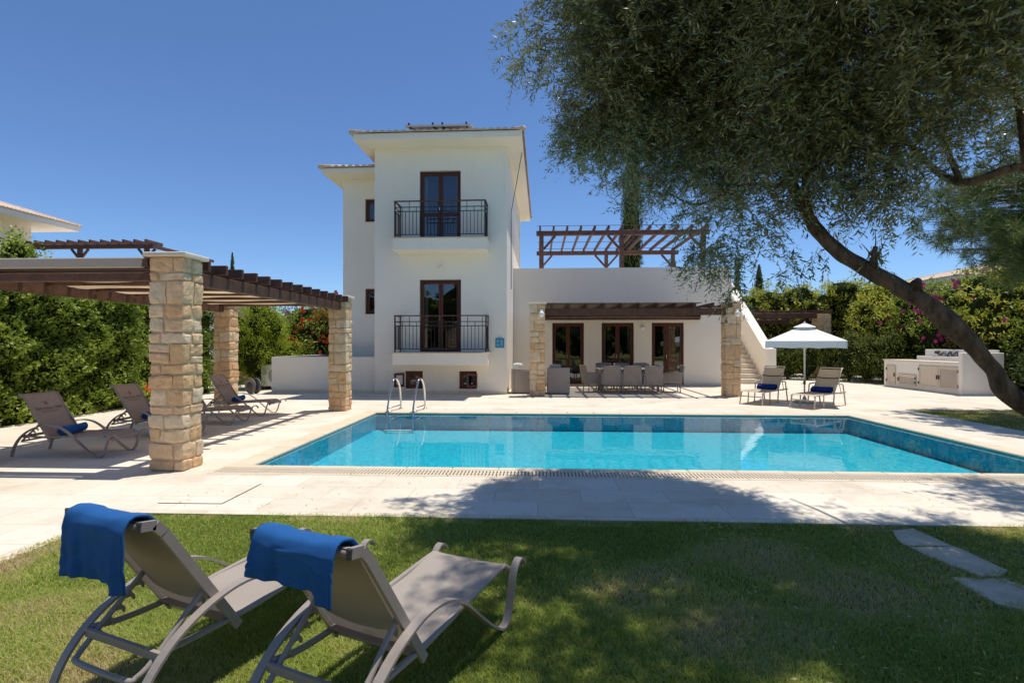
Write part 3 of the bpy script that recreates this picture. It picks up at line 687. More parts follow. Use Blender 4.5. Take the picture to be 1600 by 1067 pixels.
# doors and windows
def glazed(kind, x0, x1, z0, z1, y, leaves=2, mid=None, fw=.085, curt=True, room=True, handle=True):
    fr = MB(); y0, y1 = y+.09, y+.165
    fr.bbox(x0, x0+fw*.6, y0, y1, z0, z1, .006).bbox(x1-fw*.6, x1, y0, y1, z0, z1, .006).bbox(x0+fw*.6, x1-fw*.6, y0, y1, z1-fw*.7, z1, .006)
    if kind == 'window': fr.bbox(x0+fw*.6, x1-fw*.6, y0, y1, z0, z0+fw*.6, .006)
    root = part(kind, fr, 'door_wood', vl, world=False)
    lw = (x1-x0-fw*1.2)/leaves
    for k in range(leaves):
        a = x0+fw*.6+k*lw; b_ = a+lw; zt = z1-fw*.7; zb = z0+(.01 if kind != 'window' else fw*.6); m = MB(); g = .075
        m.bbox(a+.003, a+g, y0+.012, y1-.01, zb, zt-.003, .006).bbox(b_-g, b_-.003, y0+.012, y1-.01, zb, zt-.003, .006)
        m.bbox(a+g, b_-g, y0+.012, y1-.01, zt-g, zt-.003, .006).bbox(a+g, b_-g, y0+.012, y1-.01, zb, zb+g*(1.7 if kind != 'window' else 1), .006)
        if mid: m.bbox(a+g, b_-g, y0+.012, y1-.01, mid-.05, mid+.05, .006)
        part('sash', m, 'door_wood', root, world=False)
        part('pane', MB().add([(a+g-.01, y0+.035, zb+.05), (b_-g+.01, y0+.035, zb+.05), (b_-g+.01, y0+.035, zt-g+.01), (a+g-.01, y0+.035, zt-g+.01)], [(0, 1, 2, 3)]), 'window_glass', root, world=False)
    if handle and leaves == 2:
        hx = (x0+x1)/2-.03; part('handle', MB().bbox(hx-.012, hx+.012, y0-.035, y0+.012, z0+1.0, z0+1.13, .005), 'chrome', root, world=False)
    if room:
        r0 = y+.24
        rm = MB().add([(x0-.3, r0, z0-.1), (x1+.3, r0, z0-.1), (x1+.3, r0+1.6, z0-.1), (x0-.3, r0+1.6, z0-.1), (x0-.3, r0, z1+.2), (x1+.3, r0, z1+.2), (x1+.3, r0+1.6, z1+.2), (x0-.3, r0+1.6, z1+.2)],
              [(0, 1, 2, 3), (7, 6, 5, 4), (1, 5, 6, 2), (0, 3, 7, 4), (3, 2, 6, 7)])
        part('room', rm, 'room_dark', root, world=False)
    if curt:
        for sx in (0, 1):
            wv_ = .22; cm = MB()
            def cf(u, v):
                xx = (x0-.02+u*wv_) if sx == 0 else (x1+.02-u*wv_)
                return (xx, y+.34+.022*math.sin(u*38+sx), z0+.02+(z1-z0-.05)*v)
            cm.grid(cf, 60, 2); part('curtain', cm, 'curtain', root, True, False)
    return root
glazed('balcony_door', *DU, 0, mid=DU[2]+.88); glazed('balcony_door', *DL, 0)
for i, g in enumerate(GD): glazed('glass_door', *g, BY, curt=(i > 0))
for q in (WU, WL):
    glazed('window', *q, WYL, 1, curt=False, handle=False)
    part('sill', MB().bbox(q[0]-.04, q[1]+.04, WYL-.05, WYL+.085, q[2]-.05, q[2], .008), 'stucco_plain', vl, world=False)
for q, hinge in ((BL, 0), (BR, 1)):
    r = glazed('window', *q, 0, 1, fw=.11, curt=False, handle=False)
    part('sill', MB().bbox(q[0]-.03, q[1]+.06, -.06, .08, q[2]-.05, q[2], .008), 'stucco_plain', vl, world=False)
    # small sash standing open
    lf = MB(); W_, H_ = .40, .44
    lf.bbox(0, .07, -.02, .02, 0, H_, .004).bbox(W_-.07, W_, -.02, .02, 0, H_, .004).bbox(.07, W_-.07, -.02, .02, 0, .07, .004).bbox(.07, W_-.07, -.02, .02, H_-.07, H_, .004)
    if hinge == 0:
        o = part('open_sash', lf, 'door_wood', r, world=False); o.location = (q[0]-.02, .03, q[2]+.06); o.rotation_euler = (0, 0, -2.25)
        p_ = part('sash_pane', MB().box(.06, W_-.06, -.004, .004, .06, H_-.06), 'window_glass', o, world=False) if False else None
    else:
        o = part('open_sash', lf, 'door_wood', r, world=False); o.location = (q[1]+.03, .03, q[2]+.05); o.rotation_euler = (0, 0, PI+.62)
# balconies
def balcony(x0, x1, z0, z1, slabd=.74, rail=1.14):
    s_ = part('balcony_slab', MB().bbox(x0, x1, -slabd, -.002, z0, z1-.03, .008), 'stucco', vl, world=False)
    part('coping', MB().bbox(x0-.04, x1+.04, -slabd-.04, -.004, z1-.03, z1, .006), 'cap_stone', s_, world=False)
    r_ = MB(); a, b_, f_ = x0+.06, x1-.06, -slabd+.07; zt = z1+rail
    r_.bbox(a-.03, b_+.03, f_-.03, f_+.03, zt-.035, zt, .008); r_.bbox(a-.03, a+.03, f_+.03, -.01, zt-.035, zt, .008); r_.bbox(b_-.03, b_+.03, f_+.03, -.01, zt-.035, zt, .008)
    rail_o = part('handrail', r_, 'dark_wood', s_, world=False)
    m = MB()
    for zz in (z1+.10, zt-.20, zt-.33):
        m.bar((a, f_, zz), (b_, f_, zz), .022, .022); m.bar((a, f_, zz), (a, -.01, zz), .022, .022); m.bar((b_, f_, zz), (b_, -.01, zz), .022, .022)
    n = round((b_-a)/.112)
    for k in range(n+1):
        xx = a+(b_-a)*k/n; big_ = k in (0, n); lo = z1 if big_ or k == n//2 else z1+.10; hi = zt-.036 if big_ or k % 4 == 0 else (zt-.33 if k % 2 else zt-.20)
        t2 = .038 if big_ else .016; m.box(xx-t2/2, xx+t2/2, f_-t2/2, f_+t2/2, lo, hi)
    for xx in (a, b_):
        for k in range(1, 6):
            yy = f_+(-.03-f_)*k/5.2; t2 = .03 if k == 5 else .016; m.box(xx-t2/2, xx+t2/2, yy-t2/2, yy+t2/2, z1+(.10 if k < 5 else 0), zt-(.33 if k < 5 else .036))
    part('railing', m, 'iron', s_, world=False)
balcony(-4.43, -1.53, 4.46, 4.84); balcony(-4.43, -1.50, .95, 1.335)
# hip roofs with barrel tiles
def tiled_roof(root, x0, x1, y0, y1, z, pitch, ov, fascia, mat='tile_roof', world=False, name='roof', per=.215, wall='stucco', sides='FRLB'):
    ex0, ex1, ey0, ey1 = x0-ov[0], x1+ov[1], y0-ov[2], y1+ov[3]
    part('eaves', MB().box(ex0, ex1, ey0, ey1, z, z+fascia), wall, root, world=world)
    w_, d_ = ex1-ex0+.14, ey1-ey0+.14; X0, Y0, zb = ex0-.07, ey0-.07, z+fascia+.002; tp = math.tan(pitch); half = min(w_, d_)/2; mb = MB()
    def side(L_, fx):
        n = max(2, int(L_/per))*8; rows = 10
        P = lambda u, v: None
        vs = []; fs = []
        for i in range(n+1):
            s_ = L_*i/n; ph = (i % 8)/8; bumpz = .052*abs(math.sin(PI*ph)) if True else 0
            dmax = min(s_, L_-s_, half)
            for j in range(rows+1):
                dd = dmax*j/rows; stp = .018*((dd/.36) % 1)
                vs.append(fx(s_, dd, zb+dd*tp+bumpz+.02-stp))
        for i in range(n):
            for j in range(rows): a = i*(rows+1)+j; fs.append((a, a+rows+1, a+rows+2, a+1))
        k = len(vs)
        for i in range(n+1): s_ = L_*i/n; vs.append(fx(s_, .0, zb-.004))
        for i in range(n): fs.append((k+i, k+i+1, (i+1)*(rows+1), i*(rows+1)))
        mb.add(vs, fs)
    side(w_, lambda s_, d, zz: (X0+s_, Y0+d, zz)); side(w_, lambda s_, d, zz: (X0+w_-s_, Y0+d_-d, zz))
    side(d_, lambda s_, d, zz: (X0+w_-d, Y0+s_, zz)); side(d_, lambda s_, d, zz: (X0+d, Y0+d_-s_, zz))
    ro = part(name, mb, mat, root, False, world)
    # hip ridges
    hp = MB(); zt = zb+half*tp+.04
    if d_ >= w_: A, B = (X0+w_/2, Y0+half, zt), (X0+w_/2, Y0+d_-half, zt)
    else: A, B = (X0+half, Y0+d_/2, zt), (X0+w_-half, Y0+d_/2, zt)
    cs_ = [(X0, Y0, zb+.03), (X0+w_, Y0, zb+.03), (X0+w_, Y0+d_, zb+.03), (X0, Y0+d_, zb+.03)]
    ends = (A, A, B, B) if d_ >= w_ else (A, B, B, A)
    for c_, e_ in zip(cs_, ends): hp.tube([c_, e_], .075, 8)
    hp.tube([A, B], .085, 8)
    part('hip_tiles', hp, mat, ro, True, False) if not world else part('hip_tiles', hp, mat, ro, True, True)
    return ro
tiled_roof(vl, TX0, TX1, 0, TD, TZ, math.radians(15), (.44, .50, .74, .5), .19)
tiled_roof(vl, WX0, TX0-.45, WYL, TD-.4, WZT, math.radians(15), (.45, .45, .72, .4), .17)
# wall lamps, plaque, cable on the tower
def lamp(x, y, z, lab):
    l_ = thing('wall_lamp', lab, 'wall lamp', (x, y, z), 0, 'small wall lamps on the villa')
    part('globe', MB().lathe([(.01, z-.07), (.05, z-.06), (.07, z-.01), (.055, z+.04), (.02, z+.06)], x, y-.07, 14), 'lamp_glass', l_, True); part('bracket', MB().bbox(x-.04, x+.04, y-.07, y, z+.06, z+.10, .008), 'white_plastic', l_)
lamp(-3.08, VY-.03, 3.99, 'small white lamp on the tower wall above the lower balcony door'); lamp(4.0, VY+3.70, 2.22, 'small white lamp on the porch wall between two glass doors')
pl = thing('wall_plaque', 'small blue notice plaque on the white tower wall', 'sign', (-1.15, VY, 1.6))
part('board', MB().bbox(-1.33, -1.05, VY-.02, VY-.002, 1.47, 1.77, .006), 'plaque_blue', pl)
mk = MB().box(-1.29, -1.23, VY-.023, VY-.0205, 1.64, 1.72).box(-1.29, -1.23, VY-.023, VY-.0205, 1.53, 1.59)
for k in range(4): mk.box(-1.18, -1.09, VY-.023, VY-.0205, 1.53+k*.05, 1.555+k*.05)
part('marking', mk, 'plaque_mark', pl)
part('hanger', MB().tube([(-1.26, VY-.012, 1.77), (-1.19, VY-.012, 1.82), (-1.12, VY-.012, 1.77)], .005, 5), 'chrome', pl)
part('cable', MB().tube([(TX1+.45, .6, TZ-.02), (TX1+.25, 1.1, 7.0), (TX1+.03, 1.8, 6.2), (TX1+.03, 1.8, 3.5)], .012, 5), 'iron', vl, world=False)
# solar collectors on the roof
for k, (xa, lab) in enumerate(((-4.30, 'solar collector on the tower roof, left of the two'), (-3.21, 'solar collector on the tower roof, right of the two'))):
    s_ = thing('solar_panel', lab, 'solar panel', (xa+.53, 18.0, 8.9), 0, 'solar collectors on the tower roof')
    A = Vector((xa, 17.0, 8.66)); u = Vector((1.06, 0, 0)); v = Vector((0, 2.1, .62)); n_ = u.cross(v).normalized()
    def plate(t0, t1, i0=0): return [A+u*(i0+(1-2*i0)*a)+v*(i0+(1-2*i0)*b_)+n_*t for t in (t0, t1) for a, b_ in ((0, 0), (1, 0), (1, 1), (0, 1))]
    FC = [(0, 3, 2, 1), (4, 5, 6, 7), (0, 1, 5, 4), (1, 2, 6, 5), (2, 3, 7, 6), (3, 0, 4, 7)]
    part('casing', MB().add(plate(-.055, 0), FC), 'panel_grey', s_); part('collector_glass', MB().add(plate(.002, .008, .04), FC), 'solar_glass', s_)
    for xx in (xa+.14, xa+.92):
        part('support', MB().bar((xx, 17.25, 8.66), (xx, 17.25, 8.42), .05, .05).bar((xx, 17.05, 8.615), (xx, 18.9, 9.16), .045, .03).bar((xx, 18.85, 9.14), (xx, 18.85, 8.82), .05, .05), 'iron', s_)
        part('clip', MB().box(xx-.025, xx+.025, 16.965, 17.03, 8.665, 8.72), 'iron', s_)
# pergola on the roof terrace
tp = thing('roof_pergola', 'open brown timber pergola on the roof terrace of the villa', 'pergola', (3.4, 23.5, 3.5))
for px in (.16, 3.37, 6.60):
    for py in (21.55, 26.3):
        part('post', MB().bbox(px-.085, px+.085, py-.085, py+.085, 3.5, 5.96, .01), 'weathered_wood', tp)
        for sx in (-1, 1):
            if (px < 1 and sx < 0) or (px > 6 and sx > 0): continue
            part('brace', MB().bar((px+sx*.08, py, 5.42), (px+sx*.55, py, 5.95), .09, .09), 'weathered_wood', tp)
for py in (21.55, 26.3): part('beam', MB().bbox(-.05, 6.85, py-.09, py+.09, 5.962, 6.15, .01), 'weathered_wood', tp)
for k in range(13): x = .1+k*.545; part('rafter', MB().bbox(x-.035, x+.035, 21.2, 26.7, 6.154, 6.30, .006), 'weathered_wood', tp)
for py in (21.35, 23.0, 24.8, 26.5): part('wire', MB().tube([(.0, py, 6.318), (6.75, py, 6.318)], .011, 5), 'iron', tp)
# ------------------------------------------------------------------ loungers
BAND = sbend([(.0, .0), (.035, .13), (.10, .24), (.20, .335), (.33, .405), (.47, .445), (.60, .45), (.73, .42), (.86, .345), (1.0, .225), (1.13, .115), (1.24, .035), (1.30, .008), (1.345, .012), (1.385, .05), (1.41, .11), (1.43, .18), (1.455, .25), (1.49, .30), (1.535, .322), (1.58, .305), (1.605, .27)], 3)
def make_lounger(label, group, sling, text=False):
    r = thing('sun_lounger', label, 'sun lounger', (0, 0, 0), 0, group)
    for s_ in (-1, 1):
        part('side_band', MB().ribbon(BAND, s_*.284-.023, s_*.284+.023, .013), 'frame_metal', r, world=False)
        m = MB()
        m.tube(sbend([(.165, s_*.262, .297), (.32, s_*.243, .278), (.60, s_*.243, .275), (1.0, s_*.243, .30), (1.36, s_*.243, .318), (1.44, s_*.243, .30), (1.50, s_*.25, .24)], 4), .0155, 8)
        part('seat_rail', m, 'frame_metal', r, True, False)
        b_ = MB()
        for p, q in (((.070, .872), (.135, .862)), ((.133, .864), (.175, .815)), ((.173, .817), (.345, .550)), ((.345, .551), (.555, .225))):
            b_.bar((p[0], s_*.252, p[1]), (q[0], s_*.252, q[1]), .020, .042)
        bo = part('back_rail', b_, 'frame_metal', r, world=False)
        part('end_cap', MB().bbox(.058, .071, s_*.252-.011, s_*.252+.011, .850, .895, .003), 'dark_cap', bo, world=False)
    part('crossbar', MB().bar((.150, -.262, .283), (.150, .262, .283), .018, .036), 'frame_metal', r, world=False)
    part('crossbar', MB().tube([(1.49, -.262, .275), (1.49, .262, .275)], .013, 8), 'frame_metal', r, True, False)
    part('head_bar', MB().tube([(.091, -.25, .862), (.091, .25, .862)], .015, 8), 'frame_metal', r, True, False)
    part('knuckle', MB().tube([(.54, -.25, .245), (.54, .25, .245)], .014, 8), 'frame_metal', r, True, False)
    rk = MB().tube(sbend([(.395, -.225, .485), (.27, -.225, .375), (.145, -.225, .262), (.085, -.210, .218), (.062, -.165, .206), (.062, .165, .206), (.085, .210, .218), (.145, .225, .262), (.27, .225, .375), (.395, .225, .485)], 5), .0135, 8)
    ro = part('back_support', rk, 'frame_metal', r, True, False)
    for s_ in (-1, 1):
        tm = MB()
        for k in range(5):
            u = .15+k*.046; w_ = .245+k*.0415
            poly = [(u, w_+.012), (u+.035, w_+.040), (u+.058, w_+.012), (u+.055, w_-.012), (u+.045, w_-.006), (u+.040, w_+.010), (u+.028, w_+.012)]
            tm.prism(poly, 'y', s_*.225-.004, s_*.225+.004)
        part('rack_teeth', tm, 'frame_metal', ro, world=False)
    prof = sbend([(.085, .881), (.133, .870), (.175, .823), (.26, .690), (.345, .554), (.425, .424), (.49, .328), (.54, .268)], 4)
    def bk(u, v):
        i = u*(len(prof)-1); k = min(int(i), len(prof)-2); f_ = i-k; x = prof[k][0]*(1-f_)+prof[k+1][0]*f_; z = prof[k][1]*(1-f_)+prof[k+1][1]*f_
        sag = .028*math.sin(PI*v)*math.sin(PI*min(1, u*1.0)); return (x-sag*.75, -.238+.476*v, z-sag*.6)
    part('back_sling', MB().grid(bk, 28, 10), sling, r, True, False)
    p2 = sbend([(.47, .292), (.60, .288), (.85, .296), (1.1, .306), (1.34, .334), (1.42, .326), (1.475, .285), (1.492, .25)], 4)
    def stt(u, v):
        i = u*(len(p2)-1); k = min(int(i), len(p2)-2); f_ = i-k
        return (p2[k][0]*(1-f_)+p2[k+1][0]*f_, -.246+.492*v, p2[k][1]*(1-f_)+p2[k+1][1]*f_-.018*math.sin(PI*v)*math.sin(PI*u))
    part('seat_sling', MB().grid(stt, 28, 10), sling, r, True, False)
    if text:
        ba = math.atan2(.817-.550, .345-.173); R = Matrix(((0, -math.cos(ba), math.sin(ba)), (1, 0, 0), (0, math.sin(ba), math.cos(ba))))
        def word(txt, size, d, nm):
            cu = bpy.data.curves.new(nm, 'FONT'); cu.body = txt; cu.size = size; cu.align_x = 'CENTER'; to = bpy.data.objects.new(nm, cu); C.objects.link(to)
            dg = bpy.context.evaluated_depsgraph_get(); me = bpy.data.meshes.new_from_object(to.evaluated_get(dg)); bpy.data.objects.remove(to); bpy.data.curves.remove(cu)
            base = Vector((.182+d*math.cos(ba)*1, 0, .822-d*math.sin(ba)))
            for v in me.vertices:
                q = R @ Vector((v.co.x, v.co.y, 0)); vv = (q.y+.238)/.476
                v.co = base+q+Vector((math.sin(ba)*.004-.021*math.sin(PI*min(1, max(0, vv)))*.75, 0, math.cos(ba)*.004-.021*math.sin(PI*min(1, max(0, vv)))*.6))
            me.materials.clear(); me.materials.append(MAT['print_brown']); o = bpy.data.objects.new(nm, me); C.objects.link(o); o.parent = r
        word('Aphrodite Hills', .066, .20, 'printed_lettering'); word('Holiday Residences', .033, .245, 'printed_lettering')
        em = MB()
        for dv, w_ in ((-.03, .3), (.0, -.2), (.03, .25)):
            pts = []
            for k in range(7):
                a = k/6; d = .12-.055*a+.02*math.sin(PI*a)*(1 if dv else 0); y_ = dv*(1-a*1.6)+.012*math.sin(a*PI*2*w_)
                pts.append((.182+d*math.cos(ba)+math.sin(ba)*.002-.012, y_, .822-d*math.sin(ba)+math.cos(ba)*.002-.009))
            em.tube(pts, .0022, 4)
        part('printed_emblem', em, 'print_brown', r, world=False)
    return r
def put(o, x, y, rz, label=None):
    o.location = (x, y, 0); o.rotation_euler = (0, 0, rz)
    if label: o['label'] = label
    return o
GF = 'taupe loungers with blue towels on the lawn'
A_ = make_lounger('taupe lawn lounger with a towel over its back, the right one of the two', GF, 'sling_taupe')
put(A_, -.925, 1.905, 1.19); A_.scale = (.97, .97, .97)
B_ = put(copy_tree(A_), -1.887, 2.128, 1.219, 'taupe lawn lounger with a towel over its back, the left one of the two')
GP = 'brown loungers under the pool pergola'
D_ = make_lounger('brown lounger under the pergola, nearest one at the far left with a blue towel roll', GP, 'sling_dark', True)
put(D_, -7.44, 7.47, -.03)
d2 = put(copy_tree(D_), -7.42, 9.05, -.02, 'brown lounger under the pergola, second from the left and half behind the near column')
d3 = put(copy_tree(D_), -7.38, 10.45, .0, 'brown lounger mostly hidden behind the near stone column of the pergola')
d4 = put(copy_tree(D_), -7.42, 11.75, .0, 'brown lounger under the pergola, farthest one beside the rear column')
# draped towels
def drape(lounger, v0, v1, zl, zr, seed, label):
    r = thing('draped_towel', label, 'towel', lounger.location, lounger.rotation_euler.z, 'blue towels draped over lounger backs'); r.location = lounger.location; r.scale = lounger.scale
    path = [(.44, .42), (.36, .55), (.26, .72), (.195, .826), (.143, .888), (.09, .902), (.052, .890), (.036, .858)]
    nl, nv = 46, 34
    def fn(u, v):
        vv = v0+(v1-v0)*v; z_end = zl+(zr-zl)*v+.004*math.sin(v*7+seed)
        z_end -= .045*(math.tanh((.24-v)*30)*.5+.5)
        k = u*(len(path)+9)
        if k <= len(path)-1:
            i = min(int(k), len(path)-2); f_ = k-i; x, z = path[i][0]*(1-f_)+path[i+1][0]*f_, path[i][1]*(1-f_)+path[i+1][1]*f_
            hang = 0
        else:
            hang = (k-(len(path)-1))/10.0; x = .036+.012*hang; z = .858+(z_end-.858)*hang
        fold = .018*(math.tanh((.20-v)*40)*.5+.5)+.020*(math.tanh((v-.74)*40)*.5+.5)
        x -= hang**.5*fold*.9 if hang > 0 else 0
        wv_ = .006*math.sin(v*13+seed*2)+.004*math.sin(v*31+hang*3)
        x -= wv_*hang; z += 0 if hang else fold*.4
        spread = 1+.05*hang
        n3 = mnoise.noise(Vector((vv*9, u*14, seed)))*.006
        return (x-n3, (v0+v1)/2+(vv-(v0+v1)/2)*spread+.02*hang*math.sin(seed), z+n3*.5)
    o = part('terry_cloth', MB().grid(fn, nl, nv), 'towel_blue', r, True, False)
    m = o.modifiers.new('thickness', 'SOLIDIFY'); m.thickness = .010; m.offset = 0
    return r
drape(A_, -.205, .218, .715, .715, 1.0, 'bright blue towel over the lounger nearest the middle of the lawn')
drape(B_, -.205, .218, .63, .60, 2.4, 'bright blue towel over the lounger at the left picture edge')
def towel_roll(loc, rz, Lr, rad, mat, label, group):
    r = thing('rolled_towel', label, 'towel', loc, rz, group); m = MB(); prof = []
    # spiral roll: end faces show the turns
    turns = 3.2; n = 66; sp = [(rad*(.12+.88*k/n)*math.cos(2*PI*turns*k/n), rad*(.12+.88*k/n)*math.sin(2*PI*turns*k/n)) for k in range(n+1)]
    def fn(u, v):
        i = min(int(u*n+.5), n); w_ = (v-.5)*Lr*(1+.05*math.sin(i*.5)); b_ = 1+.04*math.sin(v*7+i*.1); return (sp[i][0]*b_, w_, sp[i][1]*.92*b_)
    o = part('terry_cloth', m.grid(fn, n, 12), mat, r, True, False); md = o.modifiers.new('thickness', 'SOLIDIFY'); md.thickness = rad*.2; md.offset = 0
    return r
for (o, lab) in ((D_, 'rolled blue towel on the nearest pergola lounger'), (d2, 'rolled blue towel on the second pergola lounger'), (d4, 'rolled blue towel on the farthest pergola lounger')):
    towel_roll((o.location.x+.64, o.location.y-.01, .288+.07), .12, .42, .068, 'towel_blue', lab, 'rolled blue towels on the pergola loungers')
# four-legged loungers by the umbrella
def make_leg_lounger(label):
    r = thing('pool_lounger', label, 'sun lounger', (0, 0, 0), 0, 'beige loungers beside the umbrella')
    for s_ in (-1, 1):
        part('seat_rail', MB().tube([(0, s_*.28, .30), (.10, s_*.28, .335), (1.22, s_*.28, .335), (1.75, s_*.28, .33)], .019, 8), 'frame_beige', r, True, False)
        part('leg', MB().tube([(.05, s_*.28, .31), (-.04, s_*.29, .0)], .018, 8), 'frame_beige', r, True, False)
        part('armrest', MB().tube(sbend([(.95, s_*.31, .0), (1.0, s_*.31, .34), (1.02, s_*.31, .50), (1.08, s_*.31, .555), (1.40, s_*.31, .56), (1.50, s_*.31, .53), (1.54, s_*.31, .42), (1.66, s_*.31, .0)], 5), .018, 8), 'frame_beige', r, True, False)
        part('back_rail', MB().tube([(1.12, s_*.26, .345), (1.50, s_*.26, .85), (1.55, s_*.26, .93), (1.61, s_*.26, .96)], .017, 8), 'frame_beige', r, True, False)
    part('leg', MB().tube([(.50, -.28, .33), (.47, -.285, .0)], .017, 8), 'frame_beige', r, True, False); part('leg', MB().tube([(.50, .28, .33), (.47, .285, .0)], .017, 8), 'frame_beige', r, True, False)
    part('crossbar', MB().tube([(.02, -.28, .21), (.02, .28, .21)], .014, 8), 'frame_beige', r, True, False); part('head_bar', MB().tube([(1.61, -.26, .96), (1.61, .26, .96)], .016, 8), 'frame_beige', r, True, False)
    part('back_support', MB().tube([(1.40, -.24, .70), (1.58, -.24, .30), (1.58, .24, .30), (1.40, .24, .70)], .012, 8), 'frame_beige', r, True, False)
    part('seat_sling', MB().grid(lambda u, v: (.0+1.16*u, -.27+.54*v, .352-.022*math.sin(PI*v)*math.sin(PI*u)-.02*max(0, .1-u)*10), 16, 8), 'sling_beige', r, True, False)
    part('back_sling', MB().grid(lambda u, v: (1.13+.40*u+(.06*max(0, u-.9)*10*.6), -.25+.50*v, .36+.56*u+.02*math.sin(PI*u)*0-.02*math.sin(PI*v)*math.sin(PI*u)), 16, 8), 'sling_beige', r, True, False)
    part('head_strap', MB().grid(lambda u, v: (1.13+.40*(.60+.05*u)-.006, -.252+.504*v, .36+.56*(.60+.05*u)+.006-.02*math.sin(PI*v)*.95), 2, 8), 'print_brown', r, True, False)
    return r
e1 = put(make_leg_lounger('beige four legged lounger with a navy towel roll, left of the umbrella pole'), 5.60, 14.22, math.radians(46))
e2 = put(copy_tree(e1), 6.52, 13.42, math.radians(39), 'beige four legged lounger with a navy towel roll, right of the umbrella pole')
for o, lab in ((e1, 'rolled navy towel on the lounger left of the umbrella pole'), (e2, 'rolled navy towel on the lounger right of the umbrella pole')):
    a = o.rotation_euler.z; towel_roll((o.location.x+1.02*math.cos(a), o.location.y+1.02*math.sin(a), .335+.082), a, .48, .082, 'towel_navy', lab, 'rolled navy towels on the umbrella loungers')
# umbrella
ux, uy = 7.22, 14.75
um = thing('garden_umbrella', 'square white garden umbrella with valance and vent flap between two loungers', 'umbrella', (ux, uy, 0), math.radians(-25))
part('base', MB().lathe([(.26, 0), (.27, .02), (.24, .055), (.06, .075), (.04, .16), (.03, .17)], 0, 0, 28), 'grey_plastic', um, True, False)
po_ = part('pole', MB().tube([(0, 0, .05), (0, 0, 2.16)], .022, 12), 'white_plastic', um, True, False); part('crank', MB().bbox(-.03, .03, -.045, .03, .50, .60, .01).tube([(0, -.05, .55), (-.07, -.06, .52)], .009, 6), 'dark_cap', po_, False, False)
hw, zr, zt = .92, 1.67, 2.11
def canopy(u, v, hw=hw, z0=zr, z1=zt, inner=.0):
    a = u*4; k = int(a) % 4; f_ = a-int(a); P = [(-1, -1), (1, -1), (1, 1), (-1, 1)]; p, q = P[k], P[(k+1) % 4]; s_ = inner+(1-inner)*v
    scal = 1-.035*math.sin(PI*f_)*v; x, y = (p[0]+(q[0]-p[0])*f_)*hw*s_*scal, (p[1]+(q[1]-p[1])*f_)*hw*s_*scal
    return (x, y, z1+(z0-z1)*s_-.03*math.sin(PI*s_)*math.sin(PI*f_))
part('canopy', MB().grid(lambda u, v: canopy(u, v, inner=.16), 48, 10), 'umbrella_cloth', um, True, False)
def val(u, v):
    x, y, z = canopy(u, 1); f_ = (u*4) % 1; return (x*(1+.012*math.sin(u*90)*v), y*(1+.012*math.sin(u*90)*v), z-.19*v*(1-.10*abs(math.sin(f_*PI*3))))
part('valance', MB().grid(val, 96, 3), 'umbrella_cloth', um, True, False)
part('vent_flap', MB().grid(lambda u, v: canopy(u, v, .27, zt-.065, zt+.06), 32, 4), 'umbrella_cloth', um, True, False); part('finial', MB().lathe([(.012, zt+.03), (.025, zt+.06), (.01, zt+.09)], 0, 0, 10), 'white_plastic', um, True, False)
for k in range(8):
    a = PI/4*k; R_ = hw*(1.38 if k % 2 else .97)*.98
    part('rib', MB().tube([(0, 0, zt-.10), (R_*math.cos(a), R_*math.sin(a), zr-.02)], .009, 6), 'white_plastic', um, True, False)
for k in range(4):
    a = PI/2*k+PI/4; part('strut', MB().tube([(0, 0, 1.45), (.75*math.cos(a), .75*math.sin(a), zt-.10-(.10+.36)*.5)], .008, 6), 'white_plastic', um, True, False)
# pool ladder
ld = thing('pool_ladder', 'two curved chrome handrails of the pool ladder at the far left end', 'ladder', (-3.2, 12.4, 0))
for xx in (-3.46, -2.86):
    h = part('handrail', MB().tube(sbend([(xx+.08, 11.72, -.39), (xx+.02, 12.02, -.06), (xx, 12.10, .10), (xx+.03, 12.22, .45), (xx+.06, 12.34, .70), (xx+.075, 12.46, .765), (xx+.09, 12.62, .74), (xx+.10, 12.80, .58), (xx+.10, 12.90, .35), (xx+.10, 12.92, .0)], 5), .0215, 10), 'chrome', ld, True)
    part('anchor', MB().lathe([(.055, 0), (.055, .012), (.03, .03)], xx+.10, 12.92, 14).lathe([(.05, .01), (.05, .02), (.028, .035)], xx, 12.26, 14), 'chrome', h, True)
    part('brace', MB().tube([(xx+.0, 12.16, .10), (xx+.10, 12.91, .10)], .014, 8), 'chrome', h, True)
for zz, yy in ((-.34, 11.78),): part('tread', MB().bbox(-3.42, -2.83, yy-.04, yy+.04, zz-.015, zz+.01, .006), 'white_plastic', ld)
# dining set
def make_chair(label):
    r = thing('dining_chair', label, 'chair', (0, 0, 0), 0, 'rattan dining chairs'); m = MB()   # faces +y, back at -y
    part('seat', MB().bbox(-.27, .27, -.24, .30, .30, .44, .03), 'rattan', r, world=False)
    def bk(u, v): k = v; return ((-.25-.035*k)*(1-2*u), -.25-.10*k-.05*math.sin(PI*u)*(.4+.6*k), .28+.63*k-.02*(abs(2*u-1)**3)*k)
    o = part('backrest', MB().grid(bk, 12, 12), 'rattan', r, True, False); md = o.modifiers.new('thickness', 'SOLIDIFY'); md.thickness = .045; md.offset = 1
    for s_ in (-1, 1):
        part('armrest', MB().prism([(-.30, .30), (.28, .30), (.29, .58), (.20, .625), (-.33, .66)], 'x', s_*.29-.025, s_*.29+.025), 'rattan', r, world=False)
        for yy in (-.24, .26): part('leg', MB().tube([(s_*.25, yy, .31), (s_*.27, yy*1.08, 0)], .017, 8), 'frame_metal', r, True, False)
    part('cushion', MB().bbox(-.24, .24, -.2, .29, .441, .49, .02), 'cushion_grey', r, world=False)
    return r
tx, ty = 3.2, 18.25
ch = make_chair('rattan chair with its back to the pool, left of the three near chairs'); put(ch, 2.36, 17.42, .02)
